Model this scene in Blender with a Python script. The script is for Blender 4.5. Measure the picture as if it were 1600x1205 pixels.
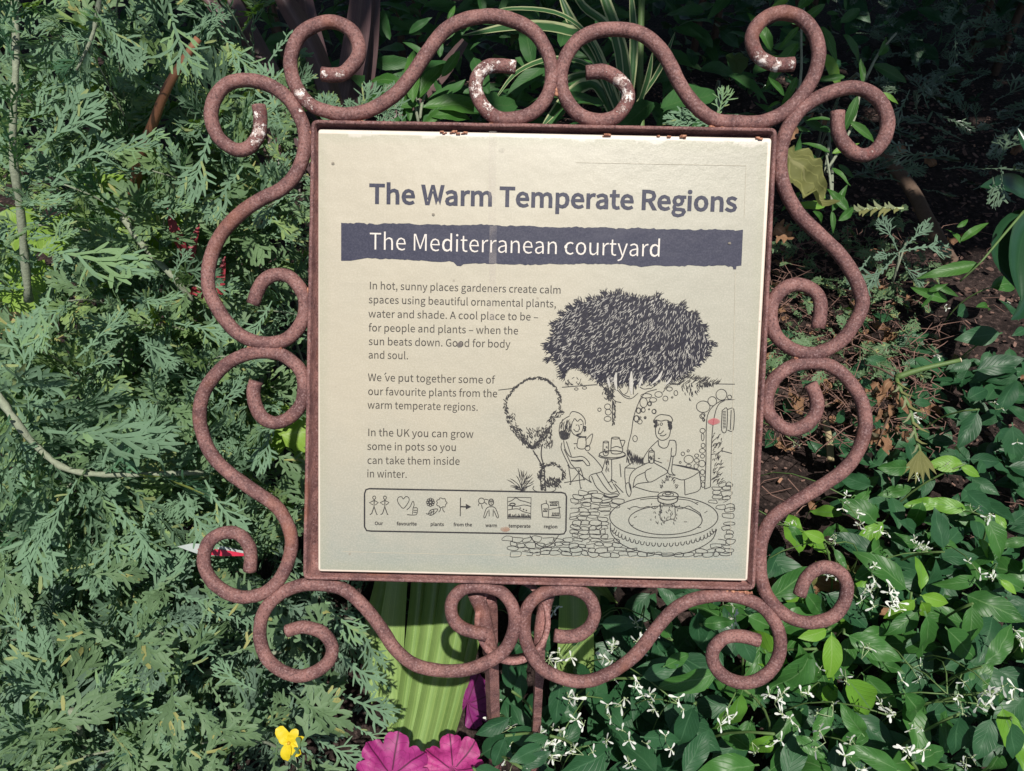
import bpy, math, random
from mathutils import Vector, Matrix, noise
R = math.radians
scene = bpy.context.scene
COL = scene.collection
for o in list(bpy.data.objects):
    bpy.data.objects.remove(o)

# ------------------------------------------------------------------ camera, sky, sun, exposure
CAM = Vector((0.0, 0.0, 0.85))
PITCH = 43.0                                   # degrees below the horizon
FPX = 1203.0                                   # focal length in pixels of the 1600 px wide photograph
cam = bpy.data.objects.new('camera', bpy.data.cameras.new('camera'))
COL.objects.link(cam)
cam.location = CAM
cam.rotation_euler = (R(90 - PITCH), 0, 0)
cam.data.sensor_width = 36
cam.data.lens = FPX / 1600 * 36
cam.data.clip_start = 0.02
cam.data.clip_end = 500
scene.camera = cam

SUN_EL, SUN_AZ = 65.0, 13.0                    # azimuth: to the right of straight behind the camera
world = bpy.data.worlds.new('World')
scene.world = world
world.use_nodes = True
wn = world.node_tree
sky = wn.nodes.new('ShaderNodeTexSky')
sky.sky_type = 'NISHITA'
sky.sun_disc = False
sky.sun_elevation = R(SUN_EL)
sky.sun_rotation = R(180 - SUN_AZ)
bg = wn.nodes['Background']
bg.inputs['Strength'].default_value = 0.070
wn.links.new(sky.outputs[0], bg.inputs['Color'])
TOSUN = Vector((math.sin(R(SUN_AZ)) * math.cos(R(SUN_EL)), -math.cos(R(SUN_AZ)) * math.cos(R(SUN_EL)), math.sin(R(SUN_EL))))
sun = bpy.data.objects.new('sun', bpy.data.lights.new('sun', 'SUN'))
COL.objects.link(sun)
sun.data.energy = 4.9
sun.data.angle = R(0.5)
sun.data.color = (1.0, 0.95, 0.87)
sun.rotation_euler = TOSUN.to_track_quat('Z', 'Y').to_euler()
sun.location = TOSUN * 5
scene.view_settings.view_transform = 'Standard'
scene.view_settings.look = 'None'
scene.view_settings.exposure = 0.08
scene.view_settings.gamma = 1.0
scene.view_settings.use_curve_mapping = False

# ------------------------------------------------------------------ pixel of the photograph -> place
FW = Vector((0, math.cos(R(PITCH)), -math.sin(R(PITCH))))
UP = Vector((0, math.sin(R(PITCH)), math.cos(R(PITCH))))
RT = Vector((1, 0, 0))
def ray(px, py):
    return FW + RT * ((px - 800) / FPX) + UP * ((602.5 - py) / FPX)
def D(px, py, z):                              # at a distance z along the view axis
    return CAM + ray(px, py) * z
def G(px, py, h=0.0):                          # on the level h above the ground
    r = ray(px, py)
    return CAM + r * ((h - CAM.z) / r.z)
def to_px(p):
    v = Vector(p) - CAM
    z = v.dot(FW)
    return 800 + FPX * v.dot(RT) / z, 602.5 - FPX * v.dot(UP) / z, z
# plane of the sign: a 0.3 m square panel leaning back
PD = [0.94653881, 0.94401213, 0.99747333, 1.0]
PQ = [(497, 202), (1206, 216), (1168, 908), (497, 893)]
_k = 0.30 / ((ray(*PQ[1]) * PD[1]) - (ray(*PQ[0]) * PD[0])).length
PC = [CAM + ray(*q) * d * _k for q, d in zip(PQ, PD)]
SU = (PC[1] - PC[0]).normalized()
SN = (PC[3] - PC[0]).cross(SU).normalized()
if SN.dot(FW) > 0: SN = -SN
SV = SN.cross(SU).normalized()
def S(px, py, off=0.0):
    r = ray(px, py)
    return CAM + r * ((PC[0] + SN * off - CAM).dot(SN) / r.dot(SN))

# ------------------------------------------------------------------ mesh helpers
def smooth(pts, n=6, closed=False):            # Catmull-Rom
    pts = [Vector(p) for p in pts]
    m = len(pts)
    out = []
    for i in range(m if closed else m - 1):
        if closed:
            a, b, c, d = pts[i - 1], pts[i], pts[(i + 1) % m], pts[(i + 2) % m]
        else:
            b, c = pts[i], pts[i + 1]
            a = pts[i - 1] if i else b * 2 - c
            d = pts[i + 2] if i + 2 < m else c * 2 - b
        for k in range(n):
            t = k / n
            out.append(0.5 * ((2 * b) + (c - a) * t + (2 * a - 5 * b + 4 * c - d) * t * t + (3 * b - a - 3 * c + d) * t ** 3))
    if not closed: out.append(pts[-1])
    return out

class MB:
    def __init__(s): s.v, s.f, s.uv, s.mi, s.at = [], [], [], [], []
    def add(s, verts, faces, uvs=None, mi=0):
        b = len(s.v)
        s.v += [Vector(v) for v in verts]
        s.uv += uvs if uvs else [(0.5, 0.5)] * len(verts)
        for f in faces:
            s.f.append([b + i for i in f]); s.mi.append(mi)
    def tube(s, pts, rad, sides=8, uvs=None, cap=True, mi=0, seed=None):
        pts = [Vector(p) for p in pts]; n = len(pts)
        if not hasattr(rad, '__len__'): rad = [rad] * n
        t0 = (pts[1] - pts[0]).normalized()
        ref = Vector((0, 0, 1)) if abs(t0.z) < 0.9 else Vector((1, 0, 0))
        nx = t0.cross(ref).normalized()
        V, U, F = [], [], []
        for i, p in enumerate(pts):
            t = (pts[min(i + 1, n - 1)] - pts[max(i - 1, 0)]).normalized()
            nx = (nx - t * nx.dot(t)).normalized(); ny = t.cross(nx)
            for k in range(sides):
                a = 2 * math.pi * k / sides
                r = rad[i]
                if seed is not None:
                    r *= 1 + 0.06 * noise.noise((p + (nx * math.cos(a) + ny * math.sin(a)) * 0.004) * 160) + 0.045 * noise.noise(p * 45)
                V.append(p + (nx * math.cos(a) + ny * math.sin(a)) * r); U.append((k / sides, i / (n - 1)))
        for i in range(n - 1):
            for k in range(sides):
                k2 = (k + 1) % sides
                F.append((i * sides + k, i * sides + k2, (i + 1) * sides + k2, (i + 1) * sides + k))
        if cap:
            F.append(tuple(reversed(range(sides)))); F.append(tuple((n - 1) * sides + k for k in range(sides)))
        s.add(V, F, U, mi)
    def box(s, c, x, y, z, mi=0):              # centre and three half-axes
        V = [c + x * a + y * b + z * d for a in (-1, 1) for b in (-1, 1) for d in (-1, 1)]
        s.add(V, [(0, 1, 3, 2), (4, 6, 7, 5), (0, 4, 5, 1), (2, 3, 7, 6), (0, 2, 6, 4), (1, 5, 7, 3)], None, mi)
    def mesh(s, name, mats, shade=True, org=None):
        me = bpy.data.meshes.new(name)
        o = Vector(org) if org is not None else Vector((0, 0, 0))
        me.from_pydata([tuple(v - o) for v in s.v], [], s.f)
        ul = me.uv_layers.new(name='UVMap')
        flat = []
        for f in s.f:
            for i in f: flat += s.uv[i]
        ul.data.foreach_set('uv', flat)
        for m in (mats if isinstance(mats, (list, tuple)) else [mats]): me.materials.append(m)
        if any(s.mi): me.polygons.foreach_set('material_index', s.mi)
        if shade: me.polygons.foreach_set('use_smooth', [True] * len(s.f))
        if s.at:
            a = me.attributes.new('flake', 'FLOAT', 'POINT'); a.data.foreach_set('value', s.at)
        me.update()
        return me

def tag(o, label=None, cat=None, group=None, kind=None):
    if label: o['label'] = label
    if cat: o['category'] = cat
    if group: o['group'] = group
    if kind: o['kind'] = kind
    return o
def thing(name, loc, label, cat, group=None):
    o = bpy.data.objects.new(name, None); COL.objects.link(o)
    o.empty_display_size = 0.02
    o.location = loc
    o['_w'] = tuple(loc)
    return tag(o, label, cat, group)
def wpos(o):
    return Vector(o['_w']) if o is not None and '_w' in o else Vector((0, 0, 0))
def obj(name, mb, mats, parent=None, shade=True):
    """links a mesh built in world coordinates; its origin goes to its parent's place"""
    org = wpos(parent)
    o = bpy.data.objects.new(name, mb.mesh(name, mats, shade, org)); COL.objects.link(o)
    if parent is not None:
        o.parent = parent; o['_w'] = tuple(org)
    else:
        o['_w'] = (0, 0, 0)
    return o
def inst(name, me, parent, M):
    """another object on a shared mesh, M in world space"""
    o = bpy.data.objects.new(name, me); COL.objects.link(o)
    o.parent = parent
    o.matrix_basis = Matrix.Translation(-wpos(parent)) @ M
    return o
def frame(pos, axis, nrm, sx, sy=None, sz=None):
    y = axis.normalized()
    z = (nrm - y * nrm.dot(y))
    if z.length < 1e-4: z = Vector((0.1, 0.2, 1)) - y * y.dot(Vector((0.1, 0.2, 1)))
    z.normalize(); x = y.cross(z)
    sy = sx if sy is None else sy; sz = sx if sz is None else sz
    return Matrix(((x.x * sx, y.x * sy, z.x * sz, pos.x), (x.y * sx, y.y * sy, z.y * sz, pos.y), (x.z * sx, y.z * sy, z.z * sz, pos.z), (0, 0, 0, 1)))

# ------------------------------------------------------------------ materials
class NT:
    def __init__(s, name):
        s.m = bpy.data.materials.new(name); s.m.use_nodes = True
        s.t = s.m.node_tree; s.t.nodes.clear()
        s.out = s.n('ShaderNodeOutputMaterial')
    def n(s, typ, **kw):
        nd = s.t.nodes.new(typ)
        for k, v in kw.items(): setattr(nd, k, v)
        return nd
    def l(s, a, b): s.t.links.new(a, b)
    def set(s, nd, key, val):
        if hasattr(val, 'links'): s.l(val, nd.inputs[key])
        else: nd.inputs[key].default_value = val
    def math(s, op, a, b=0.0, c=None, clamp=False):
        nd = s.n('ShaderNodeMath', operation=op); nd.use_clamp = clamp
        s.set(nd, 0, a); s.set(nd, 1, b)
        if c is not None: s.set(nd, 2, c)
        return nd.outputs[0]
    def mix(s, f, a, b, mode='MIX'):
        nd = s.n('ShaderNodeMix', data_type='RGBA', blend_type=mode)
        s.set(nd, 0, f); s.set(nd, 6, a if hasattr(a, 'links') else (*a[:3], 1)); s.set(nd, 7, b if hasattr(b, 'links') else (*b[:3], 1))
        return nd.outputs[2]
    def noise(s, vec, scale, detail=4, rough=0.6):
        nd = s.n('ShaderNodeTexNoise'); nd.inputs['Scale'].default_value = scale
        nd.inputs['Detail'].default_value = detail; nd.inputs['Roughness'].default_value = rough
        if vec is not None: s.l(vec, nd.inputs['Vector'])
        return nd.outputs['Fac']
    def ramp(s, f, lo, hi):                    # smooth 0..1 between lo and hi
        nd = s.n('ShaderNodeMapRange', interpolation_type='SMOOTHSTEP')
        s.set(nd, 0, f); nd.inputs[1].default_value = lo; nd.inputs[2].default_value = hi
        return nd.outputs[0]
    def bump(s, h, strength, dist=0.001):
        nd = s.n('ShaderNodeBump'); nd.inputs['Strength'].default_value = strength
        nd.inputs['Distance'].default_value = dist; s.l(h, nd.inputs['Height'])
        return nd.outputs[0]
    def bsdf(s, col, rough=0.6, nrm=None, metal=0.0, coat=None, spec=0.5, transl=0.0, tcol=None, coatr=0.2):
        p = s.n('ShaderNodeBsdfPrincipled')
        s.set(p, 'Base Color', col if hasattr(col, 'links') else (*col, 1)); s.set(p, 'Roughness', rough)
        p.inputs['Metallic'].default_value = metal; s.set(p, 'Specular IOR Level', spec)
        if coat is not None:
            s.set(p, 'Coat Weight', coat); s.set(p, 'Coat Roughness', coatr)
        if nrm is not None: s.l(nrm, p.inputs['Normal'])
        o = p.outputs[0]
        if transl:
            t = s.n('ShaderNodeBsdfTranslucent'); s.set(t, 'Color', tcol if tcol is not None else (col if hasattr(col, 'links') else (*col, 1)))
            if nrm is not None: s.l(nrm, t.inputs['Normal'])
            mx = s.n('ShaderNodeMixShader'); mx.inputs[0].default_value = transl
            s.l(o, mx.inputs[1]); s.l(t.outputs[0], mx.inputs[2]); o = mx.outputs[0]
        s.l(o, s.out.inputs[0])
        return s.m

def leaf_mat(name, dark, light, rib=None, veins=0.0, vein_n=9, rough=0.5, transl=0.28, young=None, young_at=0.9, fuzz=0.0, margin=None, dead=None, vein_col=None, spec=0.4, streak=0.0, isl=1.0):
    t = NT(name)
    uv = t.n('ShaderNodeUVMap').outputs[0]; sp = t.n('ShaderNodeSeparateXYZ'); t.l(uv, sp.inputs[0])
    u, v = sp.outputs[0], sp.outputs[1]
    oi = t.n('ShaderNodeObjectInfo'); ge = t.n('ShaderNodeNewGeometry')
    rnd = t.math('FRACT', t.math('ADD', oi.outputs['Random'], t.math('MULTIPLY', ge.outputs['Random Per Island'], isl)))
    tc = t.n('ShaderNodeTexCoord')
    nz = t.noise(ge.outputs['Position'], 55, 3)
    fac = t.math('ADD', t.math('MULTIPLY', rnd, 0.65), t.math('MULTIPLY', nz, 0.5), clamp=True)
    col = t.mix(fac, dark, light)
    au = t.math('ABSOLUTE', t.math('SUBTRACT', u, 0.5))
    if young:
        col = t.mix(t.ramp(rnd, young_at - 0.02, young_at + 0.04), col, young)
    if dead:
        col = t.mix(t.ramp(t.math('FRACT', t.math('MULTIPLY', rnd, 7.31)), 0.965, 0.97), col, dead)
    if streak:
        w = t.noise(None, 1, 2); nd = w.node
        mp = t.n('ShaderNodeMapping'); mp.inputs['Scale'].default_value = (26, 1.2, 1); t.l(uv, mp.inputs[0]); t.l(mp.outputs[0], nd.inputs['Vector'])
        col = t.mix(t.math('MULTIPLY', t.ramp(w, 0.42, 0.68), streak), col, (light[0] * 1.9, light[1] * 1.7, light[2] * 1.7))
    h = nz
    if veins:
        ph = t.math('SUBTRACT', t.math('MULTIPLY', v, vein_n), t.math('MULTIPLY', au, 5.5))
        fr = t.math('ABSOLUTE', t.math('SUBTRACT', t.math('FRACT', ph), 0.5))
        vm = t.math('SUBTRACT', 1.0, t.ramp(fr, 0.0, 0.13))
        col = t.mix(t.math('MULTIPLY', vm, veins), col, vein_col or tuple(min(1, c * 1.7 + 0.01) for c in light))
        h = vm
    if rib:
        m = t.math('SUBTRACT', 1.0, t.ramp(au, 0.012, 0.04))
        col = t.mix(t.math('MULTIPLY', m, 0.75), col, rib)
    if margin:
        ed = t.math('ADD', au, t.math('MULTIPLY', t.math('SUBTRACT', t.noise(uv, 6, 2), 0.5), 0.25))
        col = t.mix(t.ramp(ed, 0.30, 0.36), col, margin)
    fine = t.noise(tc.outputs['Object'], 40, 6, 0.75)
    if fuzz:
        col = t.mix(t.math('MULTIPLY', t.ramp(fine, 0.4, 0.75), fuzz), col, (0.24, 0.36, 0.27))
    spot = t.noise(ge.outputs['Position'], 420, 2)
    col = t.mix(t.math('MULTIPLY', t.ramp(spot, 0.66, 0.74), 0.35), col, tuple(c * 1.6 + 0.02 for c in light))
    back = t.mix(0.35, col, (0.27, 0.35, 0.25))
    col = t.mix(ge.outputs['Backfacing'], col, back)
    nrm = t.bump(h, 0.35, 0.0006)
    return t.bsdf(col, rough, nrm, transl=transl, tcol=t.mix(0.5, col, (light[0] * 1.2 + 0.05, light[1] * 1.5 + 0.05, light[2] * 0.4)), spec=spec)

def rust_mat(name, bright=1.0):
    t = NT(name)
    ge = t.n('ShaderNodeNewGeometry'); P = ge.outputs['Position']
    n1 = t.noise(P, 60, 5, 0.7); n2 = t.noise(P, 700, 4, 0.7); n3 = t.noise(P, 18, 3); n4 = t.noise(P, 1900, 2, 0.6)
    c = t.mix(t.ramp(n1, 0.35, 0.66), (0.120 * bright, 0.054 * bright, 0.052 * bright), (0.265 * bright, 0.128 * bright, 0.112 * bright))
    c = t.mix(t.math('MULTIPLY', t.ramp(n2, 0.52, 0.66), 0.6), c, (0.37 * bright, 0.25 * bright, 0.245 * bright))
    c = t.mix(t.math('MULTIPLY', t.ramp(n2, 0.47, 0.37), 0.75), c, (0.055 * bright, 0.028 * bright, 0.032 * bright))
    c = t.mix(t.math('MULTIPLY', t.ramp(n4, 0.64, 0.70), 0.45), c, (0.36, 0.26, 0.24))
    c = t.mix(t.math('MULTIPLY', t.ramp(n3, 0.58, 0.72), 0.5), c, (0.27 * bright, 0.10 * bright, 0.055 * bright))
    at = t.n('ShaderNodeAttribute', attribute_name='flake')
    fm = t.math('MULTIPLY', at.outputs['Fac'], t.math('ADD', 0.12, t.ramp(t.noise(P, 210, 6, 0.8), 0.40, 0.60)))
    fk = t.ramp(fm, 0.42, 0.50)
    fs = t.noise(P, 330, 3)
    c = t.mix(t.math('MULTIPLY', t.ramp(fm, 0.2, 0.36), 0.55), c, (0.16, 0.04, 0.035))
    c = t.mix(fk, c, t.mix(t.ramp(fs, 0.45, 0.6), (0.42, 0.30, 0.27), (0.86, 0.78, 0.74)))
    h = t.math('ADD', t.math('MULTIPLY', n2, 0.7), t.math('MULTIPLY', fk, 1.2)); h = t.math('ADD', h, t.math('MULTIPLY', n4, 0.35))
    return t.bsdf(c, t.math('ADD', 0.5, t.math('MULTIPLY', n2, 0.35)), t.bump(h, 0.75, 0.0007), spec=0.35)

M_RUST = rust_mat('rusty_iron'); M_RUST2 = rust_mat('orange_rusty_iron', 1.35)
def weld_mat():
    t = NT('weld_rust'); P = t.n('ShaderNodeNewGeometry').outputs['Position']
    n = t.noise(P, 500, 4)
    return t.bsdf(t.mix(t.ramp(n, 0.4, 0.6), (0.22, 0.08, 0.05), (0.50, 0.24, 0.15)), 0.8, t.bump(n, 0.8, 0.0008))
M_WELD = weld_mat()
def panel_mat():
    t = NT('faded_printed_panel')
    uv = t.n('ShaderNodeUVMap').outputs[0]; sp = t.n('ShaderNodeSeparateXYZ'); t.l(uv, sp.inputs[0])
    u, v = sp.outputs[0], sp.outputs[1]
    P = uv
    big = t.noise(P, 2.2, 3); med = t.noise(P, 9, 5, 0.65); fine = t.noise(P, 260, 3, 0.8)
    mp = t.n('ShaderNodeMapping'); mp.inputs['Scale'].default_value = (1, 14, 1); t.l(uv, mp.inputs[0])
    fib = t.noise(mp.outputs[0], 22, 5, 0.8)
    c = t.mix(t.ramp(t.math('ADD', t.math('MULTIPLY', u, 0.6), t.math('MULTIPLY', big, 0.7)), 0.35, 0.95), (0.425, 0.380, 0.285), (0.345, 0.332, 0.262))  # brighter warm left, darker right: uneven light painted into the base colour
    # grey-green damp staining from the bottom edge and the lower right
    low = t.math('SUBTRACT', 1.0, t.math('SUBTRACT', v, t.math('MULTIPLY', t.math('SUBTRACT', med, 0.5), 0.25)))
    c = t.mix(t.math('MULTIPLY', t.ramp(low, 0.55, 1.02), 0.8), c, (0.27, 0.285, 0.245))
    c = t.mix(t.math('MULTIPLY', t.ramp(low, 0.90, 0.99), 0.35), c, (0.20, 0.25, 0.215))
    du = t.math('SUBTRACT', 0.5, t.math('ABSOLUTE', t.math('SUBTRACT', u, 0.5)))
    dv = t.math('SUBTRACT', 0.5, t.math('ABSOLUTE', t.math('SUBTRACT', v, 0.5)))
    ed = t.math('MINIMUM', du, dv)
    edn = t.math('ADD', ed, t.math('MULTIPLY', t.math('SUBTRACT', med, 0.5), 0.03))
    c = t.mix(t.math('MULTIPLY', t.ramp(edn, 0.035, 0.006), 0.40), c, (0.32, 0.32, 0.22))
    c = t.mix(t.ramp(ed, 0.0065, 0.003), c, (0.74, 0.62, 0.52))
    # pale broken line along the top edge
    top = t.math('SUBTRACT', v, t.math('MULTIPLY', t.math('SUBTRACT', t.noise(uv, 14, 4, 0.7), 0.5), 0.06))
    c = t.mix(t.math('MULTIPLY', t.ramp(top, 0.990, 0.998), 0.45), c, (0.72, 0.66, 0.60))
    c = t.mix(t.math('MULTIPLY', t.ramp(fine, 0.44, 0.62), 0.22), c, (0.64, 0.58, 0.49))
    c = t.mix(t.math('MULTIPLY', t.ramp(fib, 0.52, 0.40), 0.16), c, (0.36, 0.33, 0.26))
    sp1 = t.n('ShaderNodeTexVoronoi'); sp1.inputs['Scale'].default_value = 26; t.l(uv, sp1.inputs['Vector'])
    sel = t.n('ShaderNodeSeparateColor'); t.l(sp1.outputs['Color'], sel.inputs[0])
    spot = t.math('MULTIPLY', t.ramp(sp1.outputs['Distance'], 0.10, 0.05), t.math('GREATER_THAN', sel.outputs[0], 0.90))
    c = t.mix(t.math('MULTIPLY', spot, 0.55), c, (0.22, 0.18, 0.13))
    sp2 = t.n('ShaderNodeTexVoronoi'); sp2.inputs['Scale'].default_value = 60; t.l(uv, sp2.inputs['Vector'])
    sel2 = t.n('ShaderNodeSeparateColor'); t.l(sp2.outputs['Color'], sel2.inputs[0])
    spot2 = t.math('MULTIPLY', t.ramp(sp2.outputs['Distance'], 0.12, 0.06), t.math('GREATER_THAN', sel2.outputs[1], 0.92))
    c = t.mix(t.math('MULTIPLY', spot2, 0.5), c, (0.30, 0.26, 0.2))
    wave = t.math('ADD', t.math('MULTIPLY', t.noise(uv, 7, 3), 3.0), t.math('MULTIPLY', fine, 0.10))
    crk = t.noise(uv, 30, 4, 0.7)
    bub = t.math('MULTIPLY', t.math('MULTIPLY', t.ramp(v, 0.80, 0.95), t.ramp(u, 0.40, 0.75)), t.math('ADD', t.math('MULTIPLY', crk, 1.5), t.math('MULTIPLY', t.noise(uv, 90, 3, 0.7), 0.3)))
    nrm = t.bump(t.math('ADD', wave, bub), 0.35, 0.0012)
    return t.bsdf(c, 0.5, nrm, coat=0.9, coatr=0.30, spec=0.5)
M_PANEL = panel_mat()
def ink_mat(name, c1, c2, rough=0.45):
    t = NT(name); P = t.n('ShaderNodeNewGeometry').outputs['Position']
    n = t.noise(P, 900, 3, 0.8); m = t.noise(P, 60, 3)
    c = t.mix(t.ramp(n, 0.4, 0.7), c1, c2)
    c = t.mix(t.math('MULTIPLY', t.ramp(m, 0.5, 0.75), 0.35), c, c2)
    return t.bsdf(c, rough, t.bump(m, 0.3, 0.001), spec=0.3)
M_NAVY = ink_mat('faded_navy_ink', (0.028, 0.030, 0.055), (0.055, 0.055, 0.085))
M_GREY = ink_mat('faded_grey_ink', (0.045, 0.040, 0.036), (0.085, 0.073, 0.064))
M_LINE = ink_mat('thin_black_ink', (0.02, 0.019, 0.022), (0.055, 0.05, 0.048))
M_CROWN = ink_mat('dense_dark_ink', (0.012, 0.011, 0.018), (0.035, 0.033, 0.048))
M_PALE = ink_mat('pale_reversed_lettering', (0.62, 0.57, 0.52), (0.70, 0.65, 0.59))
def plain(name, c, rough=0.6, var=0.3, scale=200, transl=0, coat=None, bump=0.3):
    t = NT(name); P = t.n('ShaderNodeNewGeometry').outputs['Position']
    n = t.noise(P, scale, 4, 0.7)
    return t.bsdf(t.mix(n, tuple(x * (1 - var) for x in c), tuple(min(1, x * (1 + var)) for x in c)), rough, t.bump(n, bump, 0.001), transl=transl, coat=coat)

# ================================================================== THE SIGN
FLAKES = [(752, 112, 16, .95), (746, 140, 14, .8), (762, 165, 12, .7), (800, 103, 12, .75), (775, 104, 14, .6), (469, 144, 10, .9), (483, 162, 12, .7), (530, 116, 13, .5), (506, 116, 10, .45),
          (972, 128, 14, .85), (979, 150, 14, .7), (972, 172, 12, .55), (950, 114, 8, .4), (404, 205, 16, .8), (399, 222, 10, .6), (404, 180, 14, .45),
          (1192, 94, 14, .95), (1210, 101, 12, .9), (1236, 100, 9, .75), (1180, 80, 9, .4), (470, 170, 8, .5), (1003, 165, 8, .2), (762, 182, 10, .4), (785, 182, 8, .3), (448, 110, 9, .35), (1308, 236, 20, .3), (1362, 238, 14, .32)]
def flake_at(mb):
    mb.at = []
    for p in mb.v:
        x, y, _ = to_px(p)
        mb.at.append(max([0.02] + [a * math.exp(-((x - fx) ** 2 + (y - fy) ** 2) / (2 * (r * .75) ** 2)) * 1.35 for fx, fy, r, a in FLAKES]))
SCROLLS = {
'A': [(503,116),(522,117.5),(540,112.5),(560.6,86),(555,56),(532,37.5),(504,35.6),(472,52),(455.6,82.5),(455.6,116),(469,146),(487.5,165),(517,176),(544,179),(581,170.6),(619,146),(645,116),(667.5,82.5),(694,49),(724,32),(761,25.5),(795,30),(832.5,49),(855,82.5),(862.5,116),(855,150),(832.5,176),(802.5,185.6),(776,184),(754,165),(744,142.5),(746,120),(761,105),(782,103),(806,105)],
'B': [(915.6,113.6),(944,112.5),(966,124),(980.5,142.5),(979,161),(962.5,182),(936,189),(906,180),(884,154),(876,124),(882,94),(902.5,64),(932.5,49),(966,46),(1000,52.5),(1026,71),(1045,97.5),(1064,135),(1086,165),(1116,187),(1150,191),(1187.5,191),(1225,176),(1255,146),(1274,112.5),(1279,79),(1270,49),(1247.5,26),(1217.5,20.6),(1191,32),(1176,52.5),(1176,71),(1187.5,90),(1210,101),(1240,100.5)],
'C': [(404,165),(407,187.5),(403,214),(386,232.5),(364,232.5),(341,214),(330,184),(335.6,154),(356,131),(390,125.6),(424,135),(450,154),(469,184),(477,214),(474,244),(461,274),(439,296),(409,311),(375,334),(345,367.5),(328,408),(326,450),(340,482),(362.5,512.5),(387.5,530),(415,536),(442.5,532.5),(462.5,517.5),(475,495),(476,467.5),(465,445),(447.5,431),(425,431),(407.5,445),(395,475)],
'D': [(400,596),(396,612.5),(399,632.5),(410,652.5),(430,661),(452.5,652.5),(470,632.5),(475,605),(470,580),(450,560),(427.5,551),(400,551),(375,557.5),(350,572.5),(327.5,597.5),(315,625),(312.5,660),(326,702),(350,732),(390,762),(431,791),(450,821),(455.6,851),(446,889),(424,919),(394,932),(364,930),(334,911),(319,881),(324,851),(345,834),(371,834),(388,851),(392,870),(390,892)],
'E': [(448,986),(462,982),(480,980.6),(506,990),(519,1012.5),(512,1035),(487.5,1052),(461,1056),(431,1042.5),(412.5,1020),(406,990),(412.5,956),(435,930),(469,915),(506,914),(540,922.5),(570,949),(596,982.5),(619,1016),(649,1039),(690,1048),(731,1046),(765,1033),(791,1012.5),(804,979),(801,949),(784,926),(757.5,917),(727.5,919),(707,937.5),(707,964),(724,982.5),(761,992)],
'F': [(866,993),(882,995),(904,992),(922,978.6),(929,958),(922,936),(904,922.6),(882,919),(859,922.6),(837,934),(823,952),(819,974),(821,999),(830,1021),(846,1043.5),(870,1057),(895,1064),(926,1062.6),(962.5,1046),(996,1020),(1022.5,986),(1052.5,952.5),(1086,936),(1127.5,930),(1169,937.5),(1199,956),(1217.5,990),(1216,1027.5),(1195,1056),(1165,1067),(1135,1059),(1116,1039),(1114,1016),(1131,997.5),(1157.5,994),(1186,1001)],
'G': [(1249,930),(1259,904),(1281,887),(1307.5,891),(1322.5,911),(1319,941),(1300,964),(1266,973),(1232.5,964),(1206,941),(1191,911),(1187,874),(1191,840),(1207,810),(1238,787),(1275,765),(1313,739),(1336,713),(1350,679),(1351,647),(1342,618),(1321,589),(1295,571),(1266,567),(1234,574),(1208,595),(1198,624),(1202,647),(1217,664),(1237,672),(1260,664),(1275,644),(1275,621),(1266,600)],
'H': [(1309,174),(1309,202.5),(1319,225),(1341,242),(1364,238),(1382.5,214),(1386,184),(1371,154),(1341,138),(1307.5,141),(1270,157.5),(1244,180),(1225,214),(1219,251),(1225,292.5),(1247.5,334),(1277.5,364),(1309,395),(1334,431),(1346,463),(1346,482),(1336,504),(1316,531),(1289,548),(1260,552.5),(1231,542),(1211,522),(1204,496),(1208,470),(1228,449),(1252,445),(1275,458),(1282,478),(1278,513)]}
ROD = 0.0047
base = G(806, 1250, 0)
sign = thing('garden_sign', Vector((0.004, (S(800, 915, -.02)).y, 0)), 'square interpretive sign with a cream printed panel in a rusty scrolled iron frame', 'sign')
for k, pts in SCROLLS.items():
    mb = MB()
    p3 = smooth([S(x, y, -0.004) for x, y in pts], 5)
    mb.tube(p3, ROD, 14, seed=1)
    flake_at(mb)
    obj('scroll', mb, M_RUST, sign)
# weld beads where scrolls touch each other and the frame
rw = random.Random(4)
def weld(x0, y0, x1, y1, r=3.2):
    mb = MB(); n = max(3, int(math.hypot(x1 - x0, y1 - y0) / 5))
    pts = [S(x0 + (x1 - x0) * i / n + rw.uniform(-1, 1), y0 + (y1 - y0) * i / n + rw.uniform(-1, 1), -0.003 + rw.uniform(-.001, .001)) for i in range(n + 1)]
    mb.tube(smooth(pts, 3), [r * 0.000435 * rw.uniform(.6, 1.3) for _ in range(len(pts) * 3 - 2)], 7)
    obj('weld', mb, M_WELD, sign)
for w in [(388, 544, 440, 544), (1240, 559, 1282, 560), (870, 112, 870, 150), (548, 191, 575, 191), (1108, 199, 1180, 201), (940, 199, 955, 201), (765, 195, 790, 195), (1233, 172, 1250, 158), (452, 150, 462, 168), (812, 955, 812, 985), (478, 911, 520, 911), (1130, 924, 1175, 927), (1206, 950, 1188, 925), (482, 450, 482, 478), (1198, 470, 1196, 500), (1189, 600, 1188, 640), (483, 590, 483, 620), (484, 205, 484, 240), (1219, 230, 1217, 270)]:
    weld(*w, r=2.8)

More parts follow.
